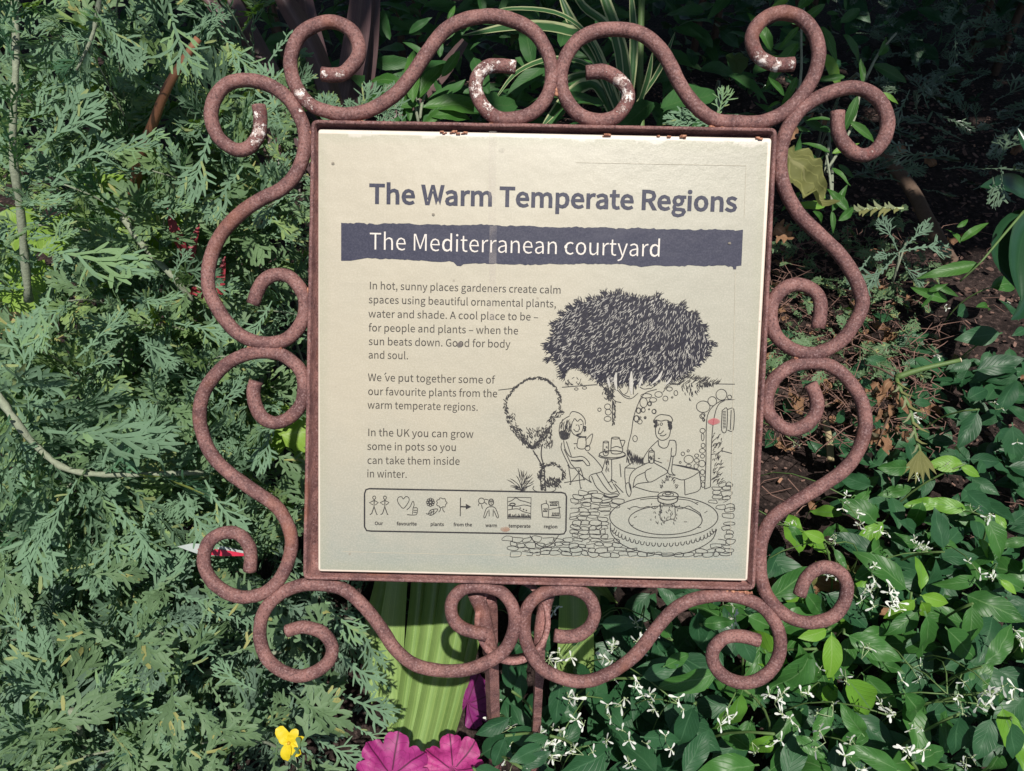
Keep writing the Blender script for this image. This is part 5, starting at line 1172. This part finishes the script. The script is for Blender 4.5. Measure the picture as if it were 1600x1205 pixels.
set_leaves(rl, [(1530, 412, 1447, 430), (1500, 378, 1546, 340), (1500, 380, 1487, 350), (1480, 470, 1430, 450), (1450, 455, 1480, 445), (1440, 480, 1460, 460), (1460, 445, 1500, 462), (1525, 480, 1565, 472), (1495, 355, 1520, 342)], LNS, 1.09, .25)

# ---------------- thick strap leaves below the sign
cr = thing('crinum_plant', G(660, 1190), 'plant with thick ribbed lime-green strap leaves rising behind the foot of the sign', 'plant')
for bx, tx, dz, w in [(624, 664, .012, 30), (640, 690, .0, 32), (655, 716, -.012, 34), (672, 742, .0, 34), (688, 768, .014, 32), (632, 704, .03, 30), (668, 728, .03, 34)]:
    px = [(bx - 8 + (tx + 4 - bx) * t + 5 * math.sin(t * 3), 1195 - 300 * t - (60 * t * t), .80 + dz + .03 * t) for t in (0, .3, .65, 1.0, 1.35)]
    strap(cr, px, w, STRAP, basew=.95, peak=.35, tipw=.8, channel=-1.0, plus=1)
cr2 = thing('crinum_plant', G(900, 1120), 'single upright green strap leaf behind the bottom right pair of scrolls', 'plant')
strap(cr2, [(894, 1110, .84), (896, 1070, .83), (898, 1000, .83), (896, 900, .84), (890, 780, .86)], 56, STRAP, basew=.35, peak=.4, tipw=.3, channel=.8, plus=1)
cr3 = thing('crinum_plant', G(640, 1020), 'dark strap leaves behind the lower left scroll, partly hidden by feathery leaves', 'plant')
for px, w in [([(622, 1180, .84), (612, 1060, .85), (614, 980, .85), (622, 900, .85), (628, 800, .85)], 40), ([(615, 1180, .86), (585, 1060, .87), (585, 980, .88), (600, 900, .88), (600, 800, .88)], 32), ([(960, 950, .95), (930, 920, .95), (900, 905, .95), (860, 880, .95)], 34)]:
    strap(cr3, px, w, STRAP, basew=.5, peak=.4, tipw=.3)

# ---------------- magenta leaves
def heuch_mat(c1=(0.34, 0.022, 0.155), c2=(0.56, 0.055, 0.27)):
    t = NT('magenta_leaf'); uv = t.n('ShaderNodeUVMap').outputs[0]; sp = t.n('ShaderNodeSeparateXYZ'); t.l(uv, sp.inputs[0]); u, v = sp.outputs[0], sp.outputs[1]
    P = t.n('ShaderNodeNewGeometry').outputs['Position']; oi = t.n('ShaderNodeObjectInfo')
    n = t.noise(P, 90, 4)
    f = t.math('ABSOLUTE', t.math('SUBTRACT', t.math('FRACT', t.math('MULTIPLY', u, 7)), .5))
    w = t.math('MULTIPLY', f, t.math('ADD', v, .05))
    vein = t.math('SUBTRACT', 1.0, t.ramp(w, .010, .045))
    br = t.math('ABSOLUTE', t.math('SUBTRACT', t.math('FRACT', t.math('ADD', t.math('MULTIPLY', v, 5), t.math('MULTIPLY', f, -3.0))), .5))
    v2 = t.math('MULTIPLY', t.math('SUBTRACT', 1.0, t.ramp(br, .0, .07)), .55)
    c = t.mix(t.ramp(n, .3, .7), c1, c2)
    c = t.mix(t.math('MULTIPLY', oi.outputs['Random'], .35), c, (0.25, 0.02, 0.19))
    c = t.mix(t.math('MAXIMUM', vein, v2), c, (0.10, 0.006, 0.05))
    return t.bsdf(c, .55, t.bump(t.math('MAXIMUM', vein, v2), -.4, .001), transl=.3)
M_MAG = heuch_mat()
M_MAG_SHADE = heuch_mat((0.16, 0.012, 0.10), (0.26, 0.022, 0.16))  # purple copy for the rear leaf, its shade partly put into the colour
def round_leaf(seed, lobes=7):
    r = random.Random(seed); m = MB(); NA, NRr = 84, 7; V = [Vector((0, 0, 0))]; UV = [(.0, 0)]; F = []
    for j in range(1, NRr + 1):
        for i in range(NA + 1):
            s = i / NA; a = R(-90 + 12 + 336 * s)
            lob = abs(math.sin(math.pi * lobes * s)) ** .45; edge = .78 + .20 * lob + .022 * abs(math.sin(s * 66)) + .012 * r.uniform(-1, 1)
            rad = (.62 + .38 * math.sin(math.pi * s) ** .5) * edge * j / NRr
            x, y = math.cos(a) * rad, math.sin(a) * rad
            z = .045 * (j / NRr) ** 2 * math.cos(2 * math.pi * lobes * s) + .16 * (j / NRr) ** 1.5 * (noise.noise(Vector((x * 2, y * 2, seed))) * 2 + noise.noise(Vector((x * 7, y * 7, seed))) * .5) - .15 * (j / NRr) ** 3
            V.append(Vector((x, y, z))); UV.append((s, j / NRr))
    for i in range(NA): F.append((0, 1 + i, 2 + i))
    for j in range(NRr - 1):
        for i in range(NA): a = 1 + j * (NA + 1) + i; F.append((a, a + NA + 1, a + NA + 2, a + 1))
    m.add(V, F, UV); return m
heu = thing('magenta_leaved_plant', G(660, 1240), 'plant with rounded magenta leaves at the bottom edge below the sign', 'plant')
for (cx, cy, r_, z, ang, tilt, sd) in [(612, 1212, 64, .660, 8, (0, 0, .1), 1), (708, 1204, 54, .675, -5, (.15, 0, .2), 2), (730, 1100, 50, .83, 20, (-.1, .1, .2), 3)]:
    c = D(cx, cy, z); ax_ = UP * math.cos(R(ang)) + RT * math.sin(R(ang)); me = lmesh('magenta_leaf', round_leaf(sd), M_MAG_SHADE if sd == 3 else M_MAG)
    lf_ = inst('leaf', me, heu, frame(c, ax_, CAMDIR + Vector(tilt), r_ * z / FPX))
    if sd == 3: tag(lf_, 'darker purple leaf, part of its shade in the colour, set back behind the others')
    mb = MB(); mb.tube(bez(wpos(heu), Vector((c.x, c.y + .03, .02)), c - CAMDIR * .002, 8), .0016, 6); obj('leaf_stalk', mb, M_RED, heu)

# ---------------- yellow flower
M_YEL = plain('yellow_petal', (0.80, 0.62, 0.02), .5, .15, 120, transl=.3)
yf = thing('yellow_flower', G(453, 1160), 'single five-petalled yellow flower among feathery leaves at the bottom left', 'flower')
fc_ = D(452, 1160, .60)
pet = [lmesh('petal', blade(lambda t: .30 * math.sin(math.pi * (t * .85) ** .9) ** .6 + .02 if t < 1 else .14, 8, U(.0, .5), .2, .12, 60 + i, 2), M_YEL) for i in range(3)]
for i, (a, L) in enumerate([(125, 27), (60, 22), (10, 22), (-55, 24), (-105, 26), (165, 16)]):
    ax_ = (RT * math.cos(R(a)) + UP * math.sin(R(a)) + CAMDIR * .3).normalized(); inst('petal', pet[i % 3], yf, frame(fc_, ax_, CAMDIR + RT * U(-.3, .3), L * .60 / FPX * 1.1))
mb = MB(); mb.tube([fc_, fc_ + CAMDIR * .003], [.0016, .0010], 8); obj('flower_centre', mb, plain('flower_centre', (.55, .33, .02)), yf)
mb = MB(); mb.tube(bez(wpos(yf), fc_ - Vector((0, 0, .05)), fc_ - CAMDIR * .001, 8), .0009, 6); obj('flower_stalk', mb, M_GSTEM, yf)

# ---------------- plastic label
lb = thing('plant_label', G(340, 870), 'red and white plastic plant label lying behind the lower left scroll', 'label')
z0 = .675
def lab_(pts, mat, name, dz=0.0):
    m = MB(); top = [D(x, y, z0 - dz) for x, y in pts]; n = len(top)
    m.add(top + [p - CAMDIR * .0006 for p in top], [tuple(range(n)), tuple(reversed(range(n, 2 * n)))] + [(i, i + n, (i + 1) % n + n, (i + 1) % n) for i in range(n)])
    return obj(name, m, mat, lb, shade=False)
lab_([(277, 854), (300, 849), (345, 853), (384, 862), (384, 867), (340, 869), (310, 866), (290, 859)], plain('white_plastic', (.36, .40, .38), .4, .2, 90), 'label_body')
lab_([(308, 858), (330, 857), (360, 861), (386, 866), (384, 869), (345, 869), (318, 866)], plain('red_plastic', (.48, .02, .05), .35, .25, 90), 'red_band', .0012)

# ---------------- white-flowered spurge on the right
def zc_right(x, y):                             # canopy over the soil
    g = (G(x, y, 0.0) - CAM).dot(FW)
    hh = .16 - .07 * max(0, min(1, (900 - y) / 350)) - .05 * max(0, min(1, (1050 - x) / 200))
    return (G(x, y, hh) - CAM).dot(FW)
groups = 'white-flowered spurge plants right of and below the sign'
SPG = []
for (gx_, gy_, lab) in [(1420, 960, 'white-flowered green spurge at the lower right, with a lime-green young shoot'), (1230, 1110, 'white-flowered spurge with large sunlit leaves below the lower right scroll'), (1500, 1160, 'white-flowered dark green spurge in the bottom right corner'),
                        (930, 1150, 'shaded white-flowered spurge around the foot of the sign'), (1480, 720, 'sparse white-flowered spurge on the soil at the right edge'), (1080, 960, 'white-flowered spurge behind the lower right edge of the frame')]:
    SPG.append(thing('white_flowered_spurge', G(gx_, gy_), lab, 'plant', groups))
def near(x, y):
    return min(SPG, key=lambda s: (to_px(wpos(s))[0] - x) ** 2 + (to_px(wpos(s))[1] - y) ** 2)
OVY = [lmesh('young_leaf', blade(ovp(U(.2, .24)), 10, U(.02, .2), U(.15, .3), .05, i + 40, 2, 0, 0, .05), leaf_mat('lime_young_leaf', (0.13, 0.30, 0.03), (0.21, 0.42, 0.05), rib=(.28, .45, .12), veins=.15, rough=.45, transl=.38)) for i in range(2)]
EXP = [(1424, 926, 1360, 859, 0, OVS), (1440, 926, 1448, 872, 0, OVS), (1432, 936, 1383, 972, 0, OVY), (1438, 930, 1487, 945, 0, OVY), (1440, 940, 1452, 965, 0, OVY), (1300, 988, 1301, 1066, 0, OVY), (1276, 1014, 1213, 1101, 0, OVS), (1319, 990, 1408, 1031, 0, OVS), (1322, 1057, 1390, 1136, 0, OVS), (1410, 1077, 1466, 1151, 0, OVS),
       (1445, 955, 1463, 1050, -.02, OVS), (1474, 978, 1538, 1038, 0, OVS), (1520, 943, 1522, 1012, 0, OVS), (1294, 984, 1254, 998, 0, OVY), (1256, 925, 1296, 968, 0, OVS), (1438, 953, 1397, 992, 0, OVS), (1125, 1048, 1041, 1089, 0, OVS), (1161, 1076, 1131, 1182, 0, OVS), (1035, 1042, 1083, 1022, 0, OVS), (1094, 975, 1147, 971, 0, OVS),
       (1090, 952, 1094, 1013, 0, OVD), (936, 975, 995, 974, 0, OVD), (1000, 1151, 1065, 1160, 0, OVD), (1210, 1147, 1169, 1186, 0, OVS), (1240, 1147, 1290, 1184, 0, OVS), (876, 1062, 868, 1132, 0, OVD), (1535, 1042, 1600, 985, 0, OVS), (1560, 1080, 1575, 1110, 0, OVS), (1425, 1190, 1488, 1172, 0, OVS), (1406, 1205, 1350, 1175, 0, OVS), (1548, 1118, 1530, 1190, 0, OVD),
       (1500, 1115, 1494, 1185, 0, OVD), (1580, 1125, 1590, 1190, 0, OVD), (1514, 798, 1446, 781, 0, OVS), (1542, 807, 1582, 874, 0, OVS), (1475, 797, 1463, 850, 0, OVD), (1475, 862, 1462, 795, 0, OVD), (1506, 765, 1555, 805, 0, OVD), (1530, 902, 1478, 922, 0, OVS), (1562, 905, 1590, 928, 0, OVY), (1508, 725, 1452, 725, 0, OVY), (1500, 728, 1533, 744, 0, OVY),
       (1230, 818, 1265, 853, 0, OVS), (1290, 845, 1260, 832, 0, OVY), (1285, 840, 1305, 820, 0, OVS), (1302, 856, 1325, 888, 0, OVS), (1420, 730, 1385, 732, 0, OVS), (1545, 450, 1600, 436, 0, OVS), (1565, 520, 1500, 530, 0, OVD), (1560, 560, 1520, 600, 0, OVD), (1590, 590, 1560, 650, 0, OVD), (1530, 640, 1500, 700, 0, OVD), (1580, 660, 1590, 730, 0, OVD), (1520, 580, 1600, 560, 0, OVD), (1350, 560, 1395, 572, 0, OVD),
       (1300, 1100, 1270, 1160, 0, OVS), (1350, 1150, 1320, 1110, 0, OVS), (1150, 980, 1180, 1040, 0, OVD), (1050, 1000, 1030, 960, 0, OVS), (1000, 1060, 1060, 1040, 0, OVD), (1085, 1100, 1060, 1170, 0, OVD), (790, 1140, 850, 1160, 0, OVD), (800, 1080, 790, 1030, 0, OVD), (815, 1050, 812, 1100, 0, OVD), (750, 1180, 800, 1150, 0, OVD), (800, 1120, 745, 1150, -.03, OVD), (790, 1150, 770, 1200, -.04, OVD), (760, 1140, 800, 1185, -.03, OVD), (850, 1165, 800, 1190, -.04, OVD), (860, 1150, 815, 1165, -.05, OVD), (815, 1200, 860, 1175, -.05, OVD), (740, 1200, 790, 1215, -.04, OVD)]
for r_ in EXP:
    z = zc_right(r_[0], r_[1]) - .015 + r_[4]
    set_leaves(near(r_[0], r_[1]), [(r_[0], r_[1], r_[2], r_[3], max(z, .6), r_[5])], OVS, z, .22)
    pl = near(r_[0], r_[1]); a = D(r_[0], r_[1], max(z, .6)); rt = Vector((a.x + U(-.06, .06), a.y + U(-.02, .06), 0))
    if rg.random() < .55:
        mb = MB(); mb.tube(bez(rt, Vector((rt.x, rt.y, a.z * .6)), a, 6), [.0013] * 7, 5); obj('stem', mb, M_GSTEM, pl)
cnt = 0
for k in range(560):
    if k < 300: x, y = U(790, 1640), U(950, 1240)
    elif k < 440: x, y = U(1330, 1640), U(560, 960)
    else: x, y = U(1180, 1640), U(480, 960)
    if x < 1000 and y < 930: continue
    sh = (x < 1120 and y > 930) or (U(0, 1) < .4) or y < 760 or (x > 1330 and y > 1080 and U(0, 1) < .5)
    z = zc_right(x, y) + U(.02, .12); p = D(x, y, z)
    if p.z < .02: continue
    a = Vector((U(-1, 1), U(-1, 1), U(-.4, .3))).normalized()
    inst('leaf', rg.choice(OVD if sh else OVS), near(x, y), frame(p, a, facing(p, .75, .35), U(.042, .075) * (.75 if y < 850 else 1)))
mb = MB()
for k in range(500):
    x, y = U(760, 1660), U(880, 1260)
    if rg.random() < .3: x, y = U(1350, 1660), U(560, 900)
    z = zc_right(x, y) + U(.08, .16); p = D(x, y, z)
    if p.z < .01: continue
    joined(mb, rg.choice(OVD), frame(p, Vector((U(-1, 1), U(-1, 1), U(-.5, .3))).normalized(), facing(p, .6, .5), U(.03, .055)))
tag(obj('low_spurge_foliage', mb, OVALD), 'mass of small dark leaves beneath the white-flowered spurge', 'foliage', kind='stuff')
# flowers: thin stalks, narrow white bracts, green buds
def spurge_flower(seed):
    r = random.Random(seed); m = MB()
    nh = r.choice((1, 2, 2, 3))
    for h in range(nh):
        hd = Vector((r.uniform(-.5, .5) if nh > 1 else 0, r.uniform(-.35, .35) if nh > 1 else 0, r.uniform(.2, .6)))
        m.tube([Vector((0, 0, 0)), hd * .6 + Vector((0, 0, -.02)), hd], .020, 4, mi=1)
        m.tube([hd, hd + Vector((0, 0, .09))], [.05, .06], 6, mi=1)
        a0 = r.uniform(0, 6.28)
        for k in range(r.choice((2, 3, 3, 4))):
            a = a0 + k * 2 * math.pi / 3.4 + r.uniform(-.4, .4); L = r.uniform(.38, .62); up = r.uniform(-.15, .7)
            d = Vector((math.cos(a), math.sin(a), up)).normalized(); s_ = d.cross(Vector((0, 0, 1))).normalized()
            q = []
            for t, w in ((0, .022), (.35, .025), (.7, .066), (.92, .052), (1, .012)):
                c = hd + d * L * t + Vector((0, 0, .04 - .16 * t * t)); q += [c - s_ * w, c + s_ * w]
            m.add(q, [(2 * i, 2 * i + 1, 2 * i + 3, 2 * i + 2) for i in range(4)], None, 0)
        for k in range(2):
            a = r.uniform(0, 6.28); e = hd + Vector((math.cos(a), math.sin(a), .3)) * r.uniform(.15, .3); m.tube([hd, e], .012, 3, mi=1); m.tube([e, e + Vector((0, 0, .05))], .03, 5, mi=1)
    return m
FLW = [lmesh('flower', spurge_flower(i), [M_WHITE, M_BUD]) for i in range(8)]
FP = [(1210, 1100), (1240, 1135), (1252, 1090), (1285, 1040), (1320, 1045), (1346, 1030), (1420, 1130), (1395, 1120), (1480, 1085), (1500, 1095), (1530, 1100), (1550, 1105), (1560, 1085), (1425, 1045), (1400, 1062), (1340, 1170), (1325, 1185), (1352, 1195), (1420, 1170), (1510, 1185), (1525, 1195), (1300, 1120), (1545, 905), (1530, 895), (1535, 805), (1520, 800), (1488, 735), (1422, 748), (1362, 895), (1365, 920), (1372, 945), (1392, 930), (1395, 945), (1292, 845), (1300, 850), (1315, 795), (1345, 815), (1340, 808), (1385, 830), (1440, 850), (1425, 845), (1450, 862), (1510, 875), (1225, 820), (1320, 775), (1570, 475), (1475, 483), (1583, 1090), (1590, 690), (1555, 640), (1240, 690), (1260, 680), (1430, 655), (1470, 560), (1590, 1000), (1500, 1060),
      (900, 1095), (905, 1120), (945, 1115), (960, 1105), (1020, 1115), (1025, 1085), (1060, 1100), (995, 1075), (965, 1045), (940, 1025), (950, 1015), (965, 1010), (1000, 1000), (1012, 990), (1035, 985), (1130, 945), (1150, 970), (985, 1150), (955, 1150), (870, 1160), (875, 1190), (912, 1180), (920, 1165), (1040, 1160), (1215, 1090), (1205, 1160), (865, 1180), (830, 1165), (800, 1195), (1010, 1170), (980, 1180),
      (770, 1105), (765, 1120), (775, 1065), (840, 1150), (855, 1165), (880, 1145), (890, 1170), (800, 1160), (860, 1025), (868, 1045), (882, 1030), (860, 950), (895, 1090), (760, 1130), (785, 1145), (790, 1180), (1175, 1160), (1130, 1120), (990, 960), (1290, 1160), (1370, 1100), (1300, 900), (1340, 935)]
for (x, y) in FP:
    z = max(.61, zc_right(x, y) - U(.005, .035)); p = D(x, y, z); pl = near(x, y)
    nn = (Vector((0, 0, 1)) * .5 + CAMDIR * .7 + Vector((U(-1, 1), U(-1, 1), U(-1, 1))) * .5).normalized()
    s_ = U(.0125, .0185) * (1 if y > 900 else .85)
    inst('flower', rg.choice(FLW), pl, frame(p, Vector((U(-1, 1), U(-1, 1), U(-1, 1))), nn, s_))
for k in range(46):
    x, y = rg.choice(FP); z = max(.62, zc_right(x, y) - .01); p = D(x, y, z); q = Vector((p.x + U(-.08, .08), p.y + U(.0, .1), 0.02))
    mb = MB(); mb.tube(bez(q, Vector((q.x, q.y, p.z * .9)), p, 6), .0007, 4); obj('stem', mb, M_GSTEM, near(x, y))

# ---------------- mulch, litter and twigs on the soil
rg2 = random.Random(5)
chip = MB(); V = [(-.5, 0, 0), (.5, -.1, .04), (.45, .9, .1), (-.1, 1.1, .02), (-.55, .8, -.03)]
chip.add(V + [(x, y, z - .12) for x, y, z in V], [(0, 1, 2, 3, 4), (9, 8, 7, 6, 5)] + [(i, i + 5, (i + 1) % 5 + 5, (i + 1) % 5) for i in range(5)], [(.3, .2)] * 10)
CH = lmesh('chip', chip, M_CHIP)
mb = MB()
for k in range(7500):
    if k < 5400: x, y = rg2.uniform(-.3, 1.3), .7 + rg2.uniform(0, 1.5)
    else: x, y = rg2.uniform(-2, 2.4), rg2.uniform(.2, 4)
    s = rg2.uniform(.003, .010) * (1 if rg2.random() < .93 else 1.7)
    M = frame(Vector((x, y, gh(x, y) + .002 + rg2.uniform(0, .012))), Vector((rg2.uniform(-1, 1), rg2.uniform(-1, 1), rg2.uniform(-.3, .3))), Vector((rg2.uniform(-.6, .6), rg2.uniform(-.6, .6), 1)), s * rg2.uniform(.3, .8), s, s)
    joined(mb, CH, M)
tag(obj('bark_mulch', mb, M_CHIP, shade=False), 'scattered brown bark chips covering the soil', kind='stuff')
mb = MB()
for k in range(1000):
    x, y = (rg2.uniform(1190, 1470), rg2.uniform(360, 700)) if k < 850 else (rg2.uniform(1180, 1640), rg2.uniform(300, 960))
    p = G(x, y, rg2.uniform(.01, .10 if k < 850 else .03)); d = Vector((rg2.uniform(-1, 1), rg2.uniform(-1, 1), rg2.uniform(-.3, .5))) * rg2.uniform(.02, .06)
    mb.tube([p, p + d * .5 + Vector((rg2.uniform(-.01, .01), 0, rg2.uniform(-.005, .01))), p + d], [.0009, .0007, .0003], 3, cap=False)
tag(obj('twig_litter', mb, plain('reddish_twigs', (0.22, 0.125, 0.10), .9, .5, 120)), 'tangle of thin dry twigs on the soil right of the sign', kind='stuff')
mb = MB()
for k in range(160):
    x, y = (rg2.uniform(1200, 1480), rg2.uniform(380, 660)) if k < 70 else (rg2.uniform(-50, 1640), rg2.uniform(180, 1100))
    p = G(x, y, rg2.uniform(.005, .03)); joined(mb, rg2.choice(DRYM), frame(p, Vector((rg2.uniform(-1, 1), rg2.uniform(-1, 1), rg2.uniform(-.2, .3))), facing(p, .3, .6), rg2.uniform(.015, .05)))
tag(obj('leaf_litter', mb, DRY), 'brown fallen leaves scattered over the soil', kind='stuff')
carpet('weedy_seedlings', 'small yellow-green weeds on the soil right of the frame', (1205, 1440, 330, 600), 210, FEG, SILV2, (.022, .048), (.01, .13), 'weeds', .5)
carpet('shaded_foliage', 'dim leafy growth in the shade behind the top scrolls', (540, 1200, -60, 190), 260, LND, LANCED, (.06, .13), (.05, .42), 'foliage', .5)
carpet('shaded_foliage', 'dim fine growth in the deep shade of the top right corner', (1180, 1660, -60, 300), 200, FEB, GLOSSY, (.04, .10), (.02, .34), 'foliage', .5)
stalk('dark_fallen_stem', 'dark brown fallen stem slanting across the shaded soil on the right', [(1370, 230, 1.42), (1420, 290, 1.36), (1450, 345, 1.3), (1480, 400, 1.26), (1490, 415, 1.24)], .011, M_TWIG, 'stem', .012)
stalk('cut_twig', 'short pale-ended cut twig under the right scroll', [(1290, 660, 1.1), (1296, 690, 1.08), (1298, 719, 1.06)], .005, plain('pale_bark', (.34, .28, .16), .8), 'twig', .0048)

# ---------------- shaded shrubs at the back and an unseen tree added to shade them
def back_shrub(label, cx, cy, w, h, n, leaves, mat, seed, l=(.05, .11)):
    r = random.Random(seed); t_ = thing('background_shrub', Vector((cx, cy, 0)), label, 'shrub', 'shaded shrubs behind the bed')
    m = MB()
    for k in range(n):
        a, b = r.uniform(0, 6.28), r.random() ** .5; x = cx + math.cos(a) * b * w; y = cy + math.sin(a) * b * w * .6; z = r.random() ** .8 * h * (1.1 - b * .4)
        joined(m, r.choice(leaves), frame(Vector((x, y, z)), Vector((r.uniform(-1, 1), r.uniform(-1, 1), r.uniform(-.6, .5))), Vector((r.uniform(-.7, .7), r.uniform(-1.2, .3), 1)), r.uniform(*l)))
    tag(obj('foliage', m, mat, t_), kind='stuff')
    for k in range(7):
        x, y = cx + r.uniform(-.5, .5) * w, cy + r.uniform(-.5, .5) * w * .6; m = MB()
        m.tube(bez(Vector((x, y, 0)), Vector((x, y, h * .5)), Vector((x + r.uniform(-.2, .2), y, h * .95)), 6), [.012 - .0015 * i for i in range(7)], 6); obj('stem', m, M_TWIG, t_)
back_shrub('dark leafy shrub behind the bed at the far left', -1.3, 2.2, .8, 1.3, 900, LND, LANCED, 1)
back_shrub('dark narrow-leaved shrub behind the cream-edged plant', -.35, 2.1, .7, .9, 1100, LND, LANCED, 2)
back_shrub('black-green shrub behind the top right of the sign', .75, 2.45, .75, 1.0, 1300, OVD, OVALD, 3)
back_shrub('gloomy fine-leaved shrub in the top right corner', 1.75, 2.3, .8, 1.2, 1500, FEB, BLUEG, 4)
back_shrub('dark shrub beyond the right edge of the bed', 2.9, 2.6, .9, 1.6, 900, LND, LANCED, 5)
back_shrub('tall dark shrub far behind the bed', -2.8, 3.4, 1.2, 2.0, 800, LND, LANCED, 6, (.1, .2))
tree = thing('added_shade_tree', Vector((2.9, 4.6, 0)), 'unseen broad-crowned tree added to shade the far side of the bed', 'tree')
mb = MB(); mb.tube(smooth([Vector((2.9, 4.6, -.1)), Vector((2.85, 4.5, .8)), Vector((2.7, 4.3, 1.7)), Vector((2.5, 4.0, 2.6))], 5), [.16 - .005 * i for i in range(16)], 12, seed=1)
obj('added_tree_trunk', mb, M_TWIG, tree)
for e in [(-.5, 2.2, 2.75), (1.2, 1.6, 2.8), (2.9, 1.8, 2.8), (4.2, 3.2, 3.0), (.5, 3.8, 3.1), (2.0, .9, 2.7)]:
    mb = MB(); mb.tube(bez(Vector((2.6, 4.2, 2.1)), Vector((2.2, 3.4, 2.9)), Vector(e), 10), [.06 - .005 * i for i in range(11)], 8); obj('added_tree_limb', mb, M_TWIG, tree)
mb = MB(); rt_ = random.Random(9)
BIG = lmesh('b', blade(ovp(.3), 3, .1, .2, .0, 1, 1), LANCED)
SHX, SHY = TOSUN.x / TOSUN.z, TOSUN.y / TOSUN.z
k = 0
while k < 9500:
    z = rt_.uniform(2.3, 3.4); gx0, gy0 = rt_.uniform(-2.6, 3.6), rt_.uniform(1.15, 5.5)   # the spot of ground each leaf shades
    edge = 1.25 + .35 * math.sin(gx0 * 3.1) * .4 + (0.45 if gx0 < .25 else 0.0) + .12 * math.sin(gx0 * 9)
    if gy0 < edge and rt_.random() > .05: continue
    p = Vector((gx0 + SHX * z, gy0 + SHY * z, z))
    joined(mb, BIG, frame(p, Vector((rt_.uniform(-1, 1), rt_.uniform(-1, 1), rt_.uniform(-.5, .2))), Vector((rt_.uniform(-.5, .5), rt_.uniform(-.5, .5), 1)), rt_.uniform(.12, .24))); k += 1
tag(obj('added_tree_crown', mb, LANCED, tree), kind='stuff')
